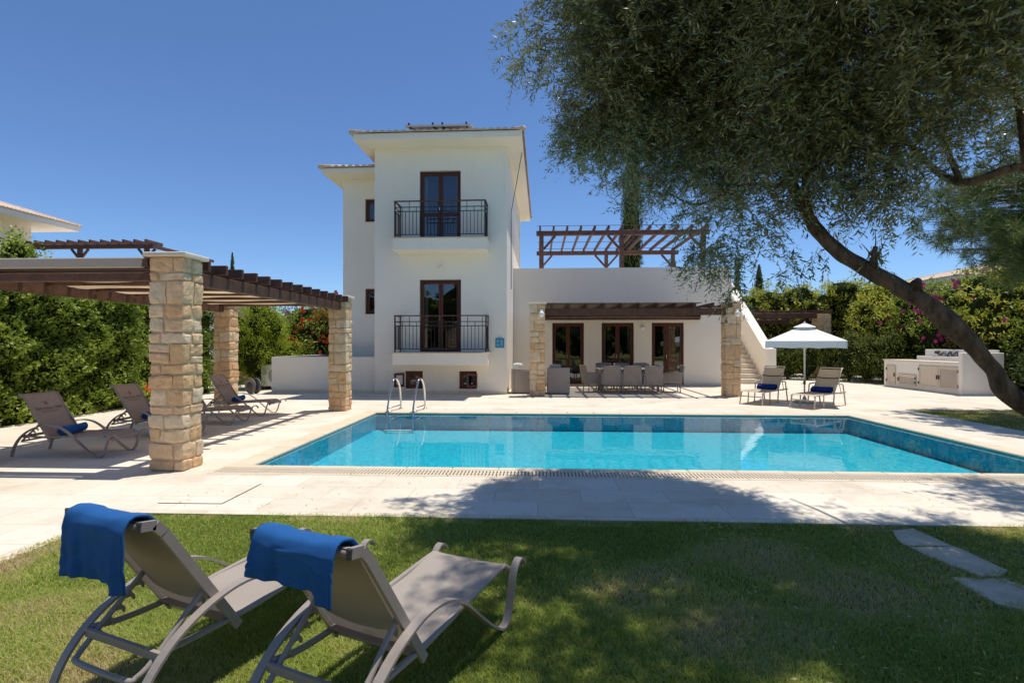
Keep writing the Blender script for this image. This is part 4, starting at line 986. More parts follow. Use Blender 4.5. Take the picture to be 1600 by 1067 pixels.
for x, y, a, lab in ((3.02, 17.40, -.03, 'rattan chair with its back to the pool, middle of the three near chairs'), (3.68, 17.42, .03, 'rattan chair with its back to the pool, right of the three near chairs'),
                     (1.85, 17.75, -PI/2+.25, 'rattan chair at the left head of the dining table, seen from its side'), (4.42, 17.85, PI/2-.1, 'rattan chair at the right head of the dining table, seen from its side'),
                     (2.40, 19.15, PI, 'far side rattan chair facing the pool, left of its three'), (3.05, 19.15, PI+.04, 'far side rattan chair facing the pool, middle of its three'), (3.75, 19.15, PI-.05, 'far side rattan chair facing the pool, right of its three')):
    put(copy_tree(ch), x, y, a, lab)
dt = thing('dining_table', 'long rattan dining table with a pale top under the porch', 'table', (tx-.1, ty, 0))
part('tabletop', MB().bbox(2.05, 4.12, 17.80, 18.75, .735, .765, .008), 'white_plastic', dt); part('apron', MB().bbox(2.12, 4.05, 17.87, 18.68, .60, .734, .01), 'rattan', dt)
for xx in (2.16, 4.01):
    for yy in (17.91, 18.64): part('leg', MB().bbox(xx-.035, xx+.035, yy-.035, yy+.035, 0, .60, .006), 'rattan', dt)
for k, (xx, yy, lab) in enumerate(((2.35, 18.0, 'left near place setting'), (3.05, 18.0, 'middle near place setting'), (3.75, 18.0, 'right near place setting'), (2.4, 18.5, 'left far place setting'), (3.1, 18.5, 'middle far place setting'), (3.8, 18.5, 'right far place setting'))):
    p_ = thing('place_setting', 'plate and glass on the dining table, '+lab, 'tableware', (xx, yy, .766), 0, 'place settings on the dining table')
    part('plate', MB().lathe([(.05, .766), (.13, .78), (.125, .785), (.05, .772)], xx, yy, 18), 'crockery', p_, True); part('bowl', MB().lathe([(.03, .775), (.075, .83), (.07, .83), (.03, .785)], xx, yy, 16), 'crockery', p_, True)
    part('glass', MB().lathe([(.03, .766), (.036, .87), (.033, .87), (.028, .77)], xx+.16, yy+.06, 12), 'solar_glass', p_, True)
# armchairs of the lounge corner
def armchair(x0, x1, y0, y1, label, back):
    r = thing('lounge_armchair', label, 'armchair', ((x0+x1)/2, (y0+y1)/2, 0), 0, 'grey lounge armchairs on the porch'); g = 'cushion_grey'
    part('base', MB().bbox(x0+.08, x1-.08, y0+.08, y1-.02, .06, .38, .02), 'blind_grey', r)
    if back: part('backrest', MB().bbox(x0, x1, y0, y0+.10, .03, .84, .02), 'blind_grey', r)
    else: part('backrest', MB().bbox(x0, x0+.10, y0, y1, .03, .82, .02), 'blind_grey', r)
    if back:
        for xa in (x0, x1-.1): part('armrest', MB().bbox(xa, xa+.1, y0+.102, y1, .03, .68, .02), 'blind_grey', r)
    else:
        for ya in (y0, y1-.1): part('armrest', MB().prism([(x0+.102, .03), (x1, .03), (x1, .71), (x0+.102, .76)], 'y', ya, ya+.1), 'blind_grey', r)
    part('seat_cushion', MB().bbox(x0+.12, x1-.12, y0+.12, y1-.04, .381, .50, .04), g, r)
    for fx in (x0+.05, x1-.05):
        for fy in (y0+.05, y1-.05): part('foot', MB().box(fx-.025, fx+.025, fy-.025, fy+.025, 0, .04), 'dark_cap', r)
    return r
armchair(-.84, .25, 16.95, 17.75, 'grey lounge armchair seen from its side between the tower and the left porch column', False)
armchair(.31, 1.02, 16.85, 17.6, 'grey lounge armchair with its back to the pool, right of the left porch column', True)
def pillow(x0, x1, y0, y1, z0, z1, mat, label, rx=0):
    r = thing('cushion', label, 'cushion', ((x0+x1)/2, (y0+y1)/2, z0)); cx, cy, cz = (x0+x1)/2, (y0+y1)/2, (z0+z1)/2
    def fn(u, v):
        a, b_ = 2*PI*u, PI*(v-.5); e = lambda t_: math.copysign(abs(t_)**.55, t_)
        return (cx+(x1-x0)/2*e(math.cos(a))*e(math.cos(b_)), cy+(y1-y0)/2*math.copysign(abs(math.sin(b_))**.9, math.sin(b_))+(z1-z0)*0, cz+(z1-z0)/2*e(math.sin(a))*e(math.cos(b_)))
    part('cover', MB().grid(fn, 24, 12), mat, r, True); return r
pillow(-.80, -.48, 16.98, 17.14, .74, .98, 'cushion_white', 'crumpled white cushion on top of the armchair beside the tower'); pillow(.36, .76, 16.98, 17.12, .62, .95, 'cushion_grey', 'grey cushion showing above the armchair back beside the porch column')
# barbecue counter
bq = thing('barbecue_counter', 'white masonry barbecue counter with beige louvred doors at the right', 'kitchen counter', (13.6, 18.9, 0))
part('body', MB().bbox(13.12, 14.05, 17.16, 20.8, 0, .98, .012), 'stucco_plain', bq); part('worktop', MB().bbox(13.09, 14.06, 17.155, 20.83, .981, 1.015, .008), 'cap_stone', bq)
part('end_wall', MB().bbox(13.05, 14.30, 17.0, 17.15, 0, 1.32, .012), 'stucco_plain', bq); part('back_wall', MB().bbox(14.061, 14.30, 17.152, 20.0, 0, 1.40, .012), 'stucco_plain', bq); part('shelf', MB().bbox(13.90, 14.06, 17.16, 20.2, 1.016, 1.16, .01), 'stucco_plain', bq)
def lv_door(ya, yb, z0, z1, louvre, hside):
    d = part('door', MB().bbox(13.085, 13.118, ya, ya+.07, z0, z1, .005).bbox(13.085, 13.118, yb-.07, yb, z0, z1, .005).bbox(13.085, 13.118, ya+.07, yb-.07, z1-.07, z1, .005).bbox(13.085, 13.118, ya+.07, yb-.07, z0, z0+.07, .005), 'louvre_paint', bq)
    m = MB()
    if louvre:
        z = z0+.08
        while z < z1-.10: m.add([(13.092, ya+.07, z), (13.092, yb-.07, z), (13.114, yb-.07, z+.05), (13.114, ya+.07, z+.05), (13.098, ya+.07, z-.004), (13.098, yb-.07, z-.004), (13.118, yb-.07, z+.044), (13.118, ya+.07, z+.044)], [(0, 1, 2, 3), (7, 6, 5, 4), (0, 4, 5, 1), (3, 2, 6, 7)]); z += .058
    else: m.box(13.10, 13.116, ya+.07, yb-.07, z0+.07, z1-.07)
    part('panel', m, 'louvre_paint', d)
    hy = ya+.035 if hside > 0 else yb-.035; part('handle', MB().bbox(13.055, 13.084, hy-.02, hy+.02, (z0+z1)/2-.07, (z0+z1)/2+.07, .008), 'iron', d)
    hy = yb-.02 if hside > 0 else ya+.02
    for zz in (z0+.13, z1-.13): part('hinge', MB().box(13.07, 13.084, hy-.02, hy+.02, zz-.045, zz+.045), 'iron', d)
lv_door(20.12, 20.62, .12, .80, False, 1); lv_door(19.06, 19.98, .12, .52, True, -1); lv_door(18.04, 18.94, .14, .86, False, 1); lv_door(17.17, 18.02, .14, .86, True, -1)
gx = thing('gas_hose', 'tangled dark gas hose with a regulator on the barbecue back wall', 'hose', (14.0, 18.9, 1.2))
part('regulator', MB().lathe([(.02, 1.25), (.07, 1.26), (.07, 1.33), (.02, 1.35)], 14.0, 19.35, 12), 'dark_cap', gx, True)
part('pipe', MB().tube(sbend([(14.02, 19.35, 1.27), (14.0, 19.2, 1.20), (14.02, 19.05, 1.30), (14.0, 18.9, 1.17), (14.02, 18.78, 1.32), (14.0, 18.65, 1.20), (14.03, 18.5, 1.33), (13.99, 18.42, 1.18)], 5), .022, 6), 'dark_cap', gx, True)
sc_ = thing('socket_plate', 'pair of white sockets on the barbecue back wall', 'socket', (14.05, 17.7, 1.27))
for yy in (17.62, 17.78): part('socket', MB().bbox(14.035, 14.06, yy-.05, yy+.05, 1.22, 1.32, .006), 'lamp_glass', sc_)
# air conditioner and hose reel
ac = thing('air_conditioner', 'white outdoor air conditioner unit behind the low white wall', 'air conditioner', (-9.6, 18.2, 0))
part('casing', MB().bbox(-9.62, -8.72, 18.05, 18.40, .12, .86, .02), 'white_plastic', ac)
part('grille', MB().lathe([(.27, -.004), (.27, .01), (.22, .018), (.05, .018), (.03, .022)], 0, 0, 24).move((0, 0, 0)), 'grey_plastic', ac, False, False)
g = ac.children[-1]; g.rotation_euler = (PI/2, 0, 0); g.location = (.52, -.155, .49)
part('louvre', MB().box(-9.58, -9.42, 18.035, 18.048, .55, .60).box(-9.58, -9.42, 18.035, 18.048, .63, .68).box(-9.58, -9.42, 18.035, 18.048, .71, .76), 'grey_plastic', ac)
for xx in (-9.5, -8.85): part('foot', MB().box(xx-.05, xx+.05, 18.05, 18.4, 0, .12), 'dark_cap', ac)
hr = thing('hose_reel', 'round grey hose reel standing on edge beside the air conditioner', 'hose reel', (-9.15, 16.55, 0))
dsk = part('disc', MB().lathe([(.24, -.05), (.25, -.045), (.25, -.02), (.235, -.015), (.225, -.02), (.06, -.02), (.05, -.04), (.02, -.04)], 0, 0, 32), 'reel_grey', hr, True, False); dsk.rotation_euler = (PI/2, 0, -.45); dsk.location = (0, -.08, .25)
d2_ = part('disc', MB().lathe([(.24, -.02), (.25, -.015), (.25, .015), (.24, .02)], 0, 0, 32), 'reel_grey', hr, True, False); d2_.rotation_euler = (PI/2, 0, -.45); d2_.location = (.10, .12, .25)
hb = part('hub', MB().lathe([(.10, -.16), (.15, -.15), (.15, .05), (.10, .06)], 0, 0, 20), 'dark_cap', hr, True, False); hb.rotation_euler = (PI/2, 0, -.45); hb.location = (0, .0, .25)
# ------------------------------------------------------------------ hedges and shrubs
def box_foliage(name, root, x0, x1, y0, y1, z0, z1, n, L, W, mat, rng, faces=('x1', 'y0', 'z1'), amp=.16, up=.5):
    """leaves over the faces of a clipped hedge, in uneven clumps"""
    area = {'x0': (y1-y0)*(z1-z0), 'x1': (y1-y0)*(z1-z0), 'y0': (x1-x0)*(z1-z0), 'y1': (x1-x0)*(z1-z0), 'z1': (x1-x0)*(y1-y0)}; tot = sum(area[f] for f in faces)
    P, Nn, Ct = [], [], []
    for f in faces:
        k = int(n*area[f]/tot); u, v = rng.random(k), rng.random(k)
        X, Y, Z = x0+(x1-x0)*u, y0+(y1-y0)*(v if f == 'z1' else u), z0+(z1-z0)*v
        if f in ('x0', 'x1'): s_, t_ = Y, Z; nn = np.array([1. if f == 'x1' else -1., 0, 0]); base = np.stack([np.full(k, x1 if f == 'x1' else x0), y0+(y1-y0)*u, Z], 1)
        elif f in ('y0', 'y1'): s_, t_ = X, Z; nn = np.array([0, -1. if f == 'y0' else 1., 0]); base = np.stack([X, np.full(k, y0 if f == 'y0' else y1), Z], 1)
        else: s_, t_ = X, Y; nn = np.array([0, 0, 1.]); base = np.stack([X, Y, np.full(k, z1)], 1)
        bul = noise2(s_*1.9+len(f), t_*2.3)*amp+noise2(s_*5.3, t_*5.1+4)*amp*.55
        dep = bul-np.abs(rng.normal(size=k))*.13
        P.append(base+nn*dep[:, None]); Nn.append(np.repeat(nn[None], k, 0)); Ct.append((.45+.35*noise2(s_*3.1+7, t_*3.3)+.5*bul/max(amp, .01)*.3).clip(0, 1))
    P, Nn, Ct = np.concatenate(P), np.concatenate(Nn), np.concatenate(Ct); k = len(P)
    ax = unit(rng.normal(size=(k, 3))+Nn*.5+np.array([0, 0, up*.3])); nn = unit(Nn*.9+rng.normal(size=(k, 3))*.65+np.array([0, 0, up])); s_ = rng.uniform(.6, 1.3, k)
    V, Q = leaf_quads(P, ax, nn, L*s_, W*s_)
    return fast_mesh(name, V-np.array(root.location), Q, (Ct*.55+rng.random(k)*.42).clip(0, 1), mat, root)
h1 = thing('clipped_hedge', 'tall glossy green hedge behind the pergola loungers at the left', 'hedge', (-10.9, 11.5, 0))
r_ = np.random.default_rng(21)
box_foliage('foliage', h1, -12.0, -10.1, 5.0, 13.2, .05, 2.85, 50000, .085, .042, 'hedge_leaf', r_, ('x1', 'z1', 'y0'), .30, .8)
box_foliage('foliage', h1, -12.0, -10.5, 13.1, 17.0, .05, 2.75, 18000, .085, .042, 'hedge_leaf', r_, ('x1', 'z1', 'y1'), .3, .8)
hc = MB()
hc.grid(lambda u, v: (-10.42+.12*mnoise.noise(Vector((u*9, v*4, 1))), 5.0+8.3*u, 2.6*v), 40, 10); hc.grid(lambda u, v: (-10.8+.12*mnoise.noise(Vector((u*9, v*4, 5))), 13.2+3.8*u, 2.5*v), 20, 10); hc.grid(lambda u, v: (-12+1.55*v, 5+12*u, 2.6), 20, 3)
part('shade_core', hc, 'hedge_core', h1)  # dark sheets painted as the shade behind the hedge leaves
fl = MB()
for (x, y, z) in ((-9.98, 13.0, .50), (-9.93, 13.1, .44)):
    for k in range(5): a = k*1.26; fl.add([(x+.05, y, z), (x+.07, y+.07*math.cos(a-.5), z+.07*math.sin(a-.5)), (x+.06, y+.11*math.cos(a), z+.11*math.sin(a)), (x+.07, y+.07*math.cos(a+.5), z+.07*math.sin(a+.5))], [(0, 1, 2, 3)])
part('flower', fl, 'petal_red', h1)
shrub('tall_shrub', 'leafy shrub rising above the pergola at the left picture edge', 'shrub', (-10.6, 10.3, 0), [(-10.7, 10.3, 2.9, .5, .7, .7), (-10.5, 10.2, 3.4, .3, .35, .4), (-10.9, 10.6, 3.3, .4, .5, .4)], 2600, .09, .045, 'hedge_leaf', 31, stem_h=2.8, corek=.5)
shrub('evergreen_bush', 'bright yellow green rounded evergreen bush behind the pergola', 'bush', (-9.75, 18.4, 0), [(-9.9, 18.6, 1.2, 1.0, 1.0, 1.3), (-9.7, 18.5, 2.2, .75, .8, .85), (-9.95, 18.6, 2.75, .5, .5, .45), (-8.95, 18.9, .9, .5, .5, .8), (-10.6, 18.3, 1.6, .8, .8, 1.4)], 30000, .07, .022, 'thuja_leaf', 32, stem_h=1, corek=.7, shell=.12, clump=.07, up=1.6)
def flowering(name, label, loc, blobs, n, L, W, mat, seed, petal, nfl, fr, zmin=.5, **kw):
    r = shrub(name, label, 'shrub', loc, blobs, n, L, W, mat, seed, stem_h=1.2, **kw); rg = np.random.default_rng(seed+500); m = MB()
    pts, nr, _ = blob_points(blobs, nfl*6, rg, .06); sel = [i for i in range(len(pts)) if nr[i][1] < .35 and pts[i][2] > zmin]
    cl_ = [pts[i] for i in rg.choice(sel, max(3, nfl//4))]
    for k in range(nfl):
        c_ = Vector(cl_[k % len(cl_)])+Vector(rg.normal(size=3)*.26); c_.y -= .12
        for j in range(5):
            a = j*1.26+k; q = .6
            u1 = Vector((math.cos(a-q), rg.uniform(-.3, .1), math.sin(a-q)))*fr*.7; u2 = Vector((math.cos(a), rg.uniform(-.5, .0), math.sin(a)))*fr; u3 = Vector((math.cos(a+q), rg.uniform(-.3, .1), math.sin(a+q)))*fr*.7
            m.add([c_, c_+u1, c_+u2, c_+u3], [(0, 1, 2, 3)])
    o = part('blossom', m, petal, r); o['kind'] = 'stuff'
    return r
flowering('flowering_shrub', 'green shrub with red flowers behind the low white wall', (-9.2, 21.6, 0), [(-10.3, 22, 1.5, 1.3, 1.2, 1.4), (-8.9, 21.6, 1.7, 1.2, 1.1, 1.5), (-7.8, 21.8, 1.4, .9, 1, 1.5), (-9.5, 21.9, 2.6, .9, .8, .7), (-8.3, 21.7, 2.9, .7, .7, .5)], 16000, .11, .055, 'hedge_leaf', 33, 'petal_red', 190, .085, 1.5, corek=.7)
for k, (x, y, h, rr, lab) in enumerate(((-13.4, 30, 4.2, 1.7, 'grey green tree behind the bright green bush'), (-11.0, 31, 3.9, 1.5, 'dark grey green tree behind the red flowers'), (-16.8, 29, 4.0, 1.8, 'grey green tree behind the left hedge'), (-8.8, 30, 3.6, 1.3, 'small green tree beside the villa wing behind the red flowers'))):
    shrub('garden_tree', lab, 'tree', (x, y, 0), [(x, y, h-rr*.8, rr, rr, rr*.8), (x+.7, y-.4, h-rr*1.2, rr*.7, rr*.7, rr*.6), (x-.8, y, h-rr*1.1, rr*.7, rr*.7, rr*.6)], 7000, .15, .05, 'grey_leaf' if k != 3 else 'hedge_leaf', 40+k, 'trees behind the left garden', stem_h=h-rr, stem_r=.12, corek=.55, shell=.3)
def cypress(x, y, h, r0, n, seed, lab, L=.22):
    r = thing('cypress_tree', lab, 'tree', (x, y, 0), 0, 'dark column shaped cypresses'); rg = np.random.default_rng(seed); u = rg.random(n)**.85; z = .3+u*(h-.3)
    rad = r0*np.minimum(1, (1-u)*2.6+.03)**.75*np.minimum(1, .55+u*3); a = rg.uniform(0, 2*PI, n); rad = rad*(1+.13*np.sin(a*3+z*1.3)+.10*np.sin(z*4.1+a*5))*(1-.3*np.abs(rg.normal(size=n))).clip(.3, 1)
    P = np.stack([x+rad*np.cos(a), y+rad*np.sin(a), z], 1); out = np.stack([np.cos(a), np.sin(a), 0*a], 1)
    ax = unit(out*.35+np.array([0, 0, 1.])+rg.normal(size=(n, 3))*.3); nn = unit(out+rg.normal(size=(n, 3))*.5); V, Q = leaf_quads(P, ax, nn, L*rg.uniform(.6, 1.3, n), L*.24*rg.uniform(.7, 1.3, n))
    fast_mesh('crown', V-np.array(r.location), Q, (.4+.3*np.sin(z*3+a*2)*.6+.35*rg.random(n)).clip(0, 1), 'cypress_leaf', r)
    part('shade_core', MB().lathe([(r0*.5, .3), (r0*.72, h*.25), (r0*.7, h*.6), (r0*.3, h*.88), (.02, h*.97)], x, y, 12), 'hedge_core', r); part('trunk', MB().tube([(x, y, 0), (x, y, .6)], .14, 8), 'bark', r)  # solid dark spindle, shade of the crown's inside put into its colour
    return r
cypress(6.75, 38.5, 17, .80, 9000, 51, 'tall cypress behind the roof pergola of the villa', .3)
cypress(26.5, 65, 11.0, .75, 2200, 52, 'small distant cypress right of the outside stairs', .4)
cypress(22.8, 62, 10.6, .55, 1800, 56, 'thin distant cypress half hidden by hanging olive leaves', .4)
cypress(-46, 78, 15.3, .6, 1500, 53, 'tiny distant cypress above the pergola rafters', .4); cypress(-30, 82, 11.2, .6, 1400, 54, 'tiny distant cypress left of the villa wing', .4)
# right hand planting
GT = 'upright dark evergreens in front of the right hedge'
k = 0
for (x, y, h) in ((10.6, 24.9, 1.75), (11.3, 24.6, 1.6), (12.0, 24.3, 1.85), (12.75, 24.0, 1.7), (13.25, 23.3, 1.95), (13.6, 22.6, 1.8), (13.9, 21.8, 2.0)):
    lab = ['first', 'second', 'third', 'fourth', 'fifth', 'sixth', 'seventh'][k]+' upright evergreen from the stairs towards the barbecue'
    shrub('evergreen_shrub', lab, 'shrub', (x, y, 0), [(x, y, h*.5, .5, .5, h*.52), (x+.1, y-.1, h*.75, .35, .35, h*.27)], 3600, .10, .03, 'thuja_dark', 60+k, GT, stem_h=.5, corek=.8, shell=.1, up=2.2); k += 1
bl = [('yellow_leaf', 'yellow green shrub behind the garden pergola beam', [(10.6, 28, 2.9, 1.5, 1.2, 1.6), (12.2, 28, 3.1, 1.4, 1.2, 1.6), (9.4, 28.6, 2.7, 1.2, 1, 1.4), (11.3, 28.2, 1.5, 2.0, 1.1, 1.4)], None),
      ('yellow_leaf', 'large yellow green shrub above the umbrella', [(14.0, 27.0, 2.7, 1.6, 1.3, 1.9), (15.2, 26, 2.9, 1.4, 1.3, 1.8), (14.6, 26.2, 4.1, .9, .9, .6), (13.2, 27.5, 3.9, 1, 1, .7)], None),
      ('yellow_leaf', 'yellow flowering shrub between umbrella and olive trunk', [(15.0, 23.8, 2.5, 1.2, 1.3, 1.8), (15.3, 24.3, 3.7, 1.0, 1.1, .8), (14.8, 22.9, 2.0, .9, 1.0, 1.6)], None),
      ('hedge_leaf', 'dark shrub with magenta bougainvillea behind the barbecue counter', [(15.3, 21.3, 2.0, 1.1, 1.5, 1.9), (15.5, 20.2, 2.6, 1.1, 1.3, 1.4), (15.2, 22.2, 2.9, .9, 1, 1.0)], 'petal_magenta'),
      ('yellow_leaf', 'yellow green shrub over the barbecue end wall', [(15.7, 18.6, 2.4, 1.2, 1.5, 1.9), (16.1, 19.6, 3.4, 1.2, 1.3, .9), (16.0, 17.6, 2.8, 1, 1.2, 1.2)], None),
      ('hedge_leaf', 'bougainvillea shrub with magenta flowers at the right picture edge', [(15.6, 16.4, 1.9, 1.1, 1.5, 1.8), (16, 15.2, 2.5, 1.2, 1.4, 1.5), (16.4, 14.2, 2.2, 1.2, 1.4, 1.9)], 'petal_magenta'),
      ('dark_leaf', 'dark low shrub below the bougainvillea beside the barbecue', [(15.0, 15.8, .9, .8, 1.5, .9), (15.3, 14.2, .9, .9, 1.2, 1.0), (15.0, 17.2, .6, .5, .7, .7)], None)]
for k, (mt, lab, B, pet) in enumerate(bl):
    loc = (B[0][0], B[0][1], 0); nn_ = 13000
    if pet: flowering('bougainvillea', lab, loc, B, nn_, .10, .05, mt, 70+k, pet, 150, .085, 1.4, corek=.72, shell=.22)
    else: shrub('garden_shrub', lab, 'shrub', loc, B, nn_, .115, .05, mt, 70+k, 'shrubs along the right boundary', stem_h=1.2, corek=.72, shell=.22)
sb = thing('tall_hedge', 'dense dark green hedge behind the shrubs along the right boundary', 'hedge', (17, 21, 0)); r_ = np.random.default_rng(81)
box_foliage('foliage', sb, 16.6, 18.2, 10, 29.6, .1, 3.9, 26000, .13, .06, 'dark_leaf', r_, ('x0', 'z1', 'y0'), .3); box_foliage('foliage', sb, 8.6, 18.2, 29.4, 31, .1, 3.0, 14000, .13, .06, 'hedge_leaf', r_, ('y0', 'z1'), .35)
part('shade_core', MB().box(16.9, 18, 10.2, 30.6, 0, 3.7).box(8.8, 16.9, 29.8, 30.6, 0, 2.8), 'hedge_core', sb)  # dark boxes give the leaf gaps their painted shade
for k, (x, y, h, lab) in enumerate(((20, 42, 6.0, 'grey green olive tree far behind the stairs'), (24.5, 44, 6.6, 'grey green olive tree far behind the umbrella'), (16.0, 40, 5.6, 'grey green olive tree hidden partly by the stair wall'))):
    shrub('garden_tree', lab, 'tree', (x, y, 0), [(x, y, h-1.9, 2.2, 2, 1.7), (x+1.4, y, h-2.4, 1.4, 1.4, 1.2), (x-1.3, y, h-2.5, 1.4, 1.4, 1.2)], 6000, .2, .06, 'grey_leaf', 90+k, 'olive trees beyond the right hedge', stem_h=h-2.4, stem_r=.14, corek=.5, shell=.3)
# distant wood closing the horizon
rg = np.random.default_rng(95); n = 26000; a = rg.uniform(math.radians(8), math.radians(172), n); d = rg.uniform(95, 125, n)
P = np.stack([d*np.cos(a), d*np.sin(a), rg.random(n)**.8*(5.6+1.6*noise2(a*30, a*17))], 1); V, Q = leaf_quads(P, rg.normal(size=(n, 3))+np.array([0, 0, .6]), rg.normal(size=(n, 3)), rg.uniform(1, 2.2, n), rg.uniform(.6, 1.2, n))
setp(fast_mesh('distant_trees', V, Q, rg.random(n), 'grey_leaf'), 'far line of trees along the horizon', 'trees', kind='stuff')
hm = MB(); hm.grid(lambda u, v: ((150-40*v)*math.cos(PI*u)*4, 30+(150-30*v)*math.sin(PI*u)*4, 9*v*(1+.4*math.sin(u*23)+.2*math.sin(u*61))), 90, 3)
structure('far_hills', hm, 'hills_far')
# garden behind the photographer, seen only in the window reflections
for k, (x, y, h) in enumerate(((-12, -15, 6.5), (-7.2, -15, 7.5), (-2.5, -17, 5.0), (5, -18, 5.0), (11, -16, 6), (-18, -15, 7))):
    shrub('garden_tree', 'broad green tree standing on the lawn side opposite the villa', 'tree', (x, y, 0), [(x, y, h*.6, 3.4, 2.5, h*.38), (x+2.2, y, h*.4, 2.6, 2, h*.36), (x-2.2, y, h*.42, 2.6, 2, h*.36), (x, y-.5, h*.2, 3.4, 2, h*.2)], 9000, .34, .15, 'hedge_leaf', 100+k, 'trees opposite the villa', stem_h=h*.4, stem_r=.18, corek=.82)
# ------------------------------------------------------------------ neighbours
nh = thing('neighbour_house', 'white neighbouring house with pale tiled roof at the left edge', 'house', (-33, 20, 0))
part('wall', MB().box(-40, -28.5, 4, 28.6, 0, 8.2), 'stucco', nh); tiled_roof(nh, -40, -28.5, 4, 28.6, 8.2, math.radians(18), (1.5, 1.5, 1.5, 1.5), .3, world=True)
n2 = thing('neighbour_terrace', 'white terrace house with red tiled roof behind the left pergola', 'house', (-25, 33, 0))
part('wall', MB().box(-33, -20.5, 31.0, 40, 0, 6.2).box(-33, -22.2, 28.0, 30.9, 0, 6.05), 'stucco', n2)
part('roof', MB().prism([(31.5, 6.22), (36.0, 7.1), (36.0, 6.22)], 'x', -27.4, -23.0), 'tile_roof_red', n2)
np_ = thing('neighbour_pergola', 'brown timber roof pergola beyond the left hedge', 'pergola', (-24.4, 29, 6.1))
for px in (-25.1, -21.3): 
    part('post', MB().bbox(px-.1, px+.1, 27.9, 28.1, 6.05, 6.80, .01), 'weathered_wood', np_)
    for sx in (-1, 1): part('brace', MB().bar((px+sx*.08, 28, 6.30), (px+sx*.48, 28, 6.78), .1, .1), 'weathered_wood', np_)
part('beam', MB().bbox(-29, -20.9, 27.9, 28.1, 6.80, 7.02, .01), 'weathered_wood', np_); part('beam', MB().bbox(-21.1, -20.9, 28.12, 33.4, 6.84, 7.0, .01), 'weathered_wood', np_)
for k in range(14): x = -29+k*.62; part('rafter', MB().bbox(x-.05, x+.05, 27.4, 28.7, 7.024, 7.19, .01), 'weathered_wood', np_)
n3 = thing('neighbour_house', 'distant house with tiled roof beyond the right hedge', 'house', (34, 42, 0))
part('wall', MB().box(31.6, 44, 41, 52, 0, 6.3), 'stucco', n3); tiled_roof(n3, 31.6, 44, 41, 52, 6.3, math.radians(13), (1.2, 1, 1.2, 1), .25, world=True)
# ------------------------------------------------------------------ pine at the right
pn = thing('pine_tree', 'soft needled pine tree with a reddish trunk at the right edge', 'tree', (11.1, 11.0, 0)); rg = np.random.default_rng(120)
part('trunk', MB().tube(sbend([(11.1, 11.0, -.05), (11.05, 11.0, 1.5), (10.9, 11.0, 3.2), (10.95, 10.9, 5.0), (11.1, 11, 7.0)], 5), [.17, .165, .16, .155, .15]+[.145-.004*i for i in range(16)], 12), 'pine_bark', pn, True)
PB = [(10.4, 10.9, 3.8, 1.5, 1.4, .9), (11.2, 10.4, 3.0, 1.4, 1.4, .8), (10.6, 11.2, 4.8, 1.5, 1.4, .9), (11.6, 10.6, 4.2, 1.6, 1.5, 1.0), (11.2, 11, 6.0, 1.5, 1.5, 1.0), (11.9, 10.3, 2.6, 1.0, 1.0, .6), (10.5, 12.6, 4.6, 1.5, 1.6, 1.0), (11.9, 12.6, 3.9, 1.5, 1.5, 1.0), (9.9, 10.8, 3.3, 1.0, 1.2, .6), (9.9, 11.4, 4.5, 1.1, 1.2, .7)]
cpts, cn, ct = blob_points(PB, 2300, rg, .3); br = MB()
for i in range(0, len(cpts), 4):
    c_ = Vector(cpts[i]); b_ = Vector((10.98, 11, max(1.9, c_.z-.5))); br.tube([b_, b_.lerp(c_, .5)+Vector((0, 0, .08)), c_], [.03, .018, .006], 5)
part('limb', br, 'pine_bark', pn)
nper = 80; C_ = np.repeat(cpts, nper, 0); dirs = unit(rg.normal(size=(len(C_), 3))+np.repeat(cn, nper, 0)*.9+np.array([0, 0, .35])); Ln = rg.uniform(.12, .25, len(C_)); ctr = C_+dirs*(Ln*.5)[:, None]+rg.normal(size=(len(C_), 3))*.04
V, Q = leaf_quads(ctr, dirs, rg.normal(size=(len(C_), 3)), Ln, np.full(len(C_), .010)); fast_mesh('crown', V-np.array(pn.location), Q, (np.repeat(ct, nper)*.5+rg.random(len(C_))*.45).clip(0, 1), 'pine_leaf', pn)
# ------------------------------------------------------------------ olive tree
ol = thing('olive_tree', 'big leaning olive tree with silvery leaves hanging over the lawn', 'tree', (4.9, 3.9, 0)); rg = np.random.default_rng(140)
def skin(name, pts, rad, parent, bumpy=.12, n=14, sub=6):
    Pp = sbend(pts, sub); m_ = len(Pp); R_ = [float(np.interp(i/(m_-1)*(len(rad)-1), range(len(rad)), rad)) for i in range(m_)]; mb = MB().tube(Pp, R_, n)
    out = []
    for i, v in enumerate(mb.v):
        c_ = Vector(Pp[i//n]); d_ = Vector(v)-c_; q = Vector(v)
        k_ = 1+bumpy*mnoise.noise(q*3.2)+bumpy*.8*mnoise.noise(Vector((q.x*7, q.y*7, q.z*7)))+bumpy*.9*abs(mnoise.noise(Vector((2.2*math.cos(2*PI*(i % n)/n)+i//n*.02, 2.2*math.sin(2*PI*(i % n)/n), i//n*.05)))); out.append(tuple(c_+d_*k_))
    mb.v = out; return part(name, mb, 'bark', parent, True)
trunk_pts = [(4.95, 3.75, -.1), (4.72, 3.78, .45), tuple(at(1612, 640, 4.0)), tuple(at(1545, 572, 4.05)), tuple(at(1492, 512, 4.12)), tuple(at(1428, 462, 4.22)), tuple(at(1366, 428, 4.35)), tuple(at(1308, 392, 4.5)), tuple(at(1266, 345, 4.65)), tuple(at(1240, 292, 4.8)), tuple(at(1205, 225, 5.0))]
skin('trunk', trunk_pts, [.125, .082, .065, .062, .060, .058, .056, .052, .046, .038, .028], ol, .38, 30, 12)
fork = Vector(trunk_pts[8]); top = Vector(trunk_pts[10])
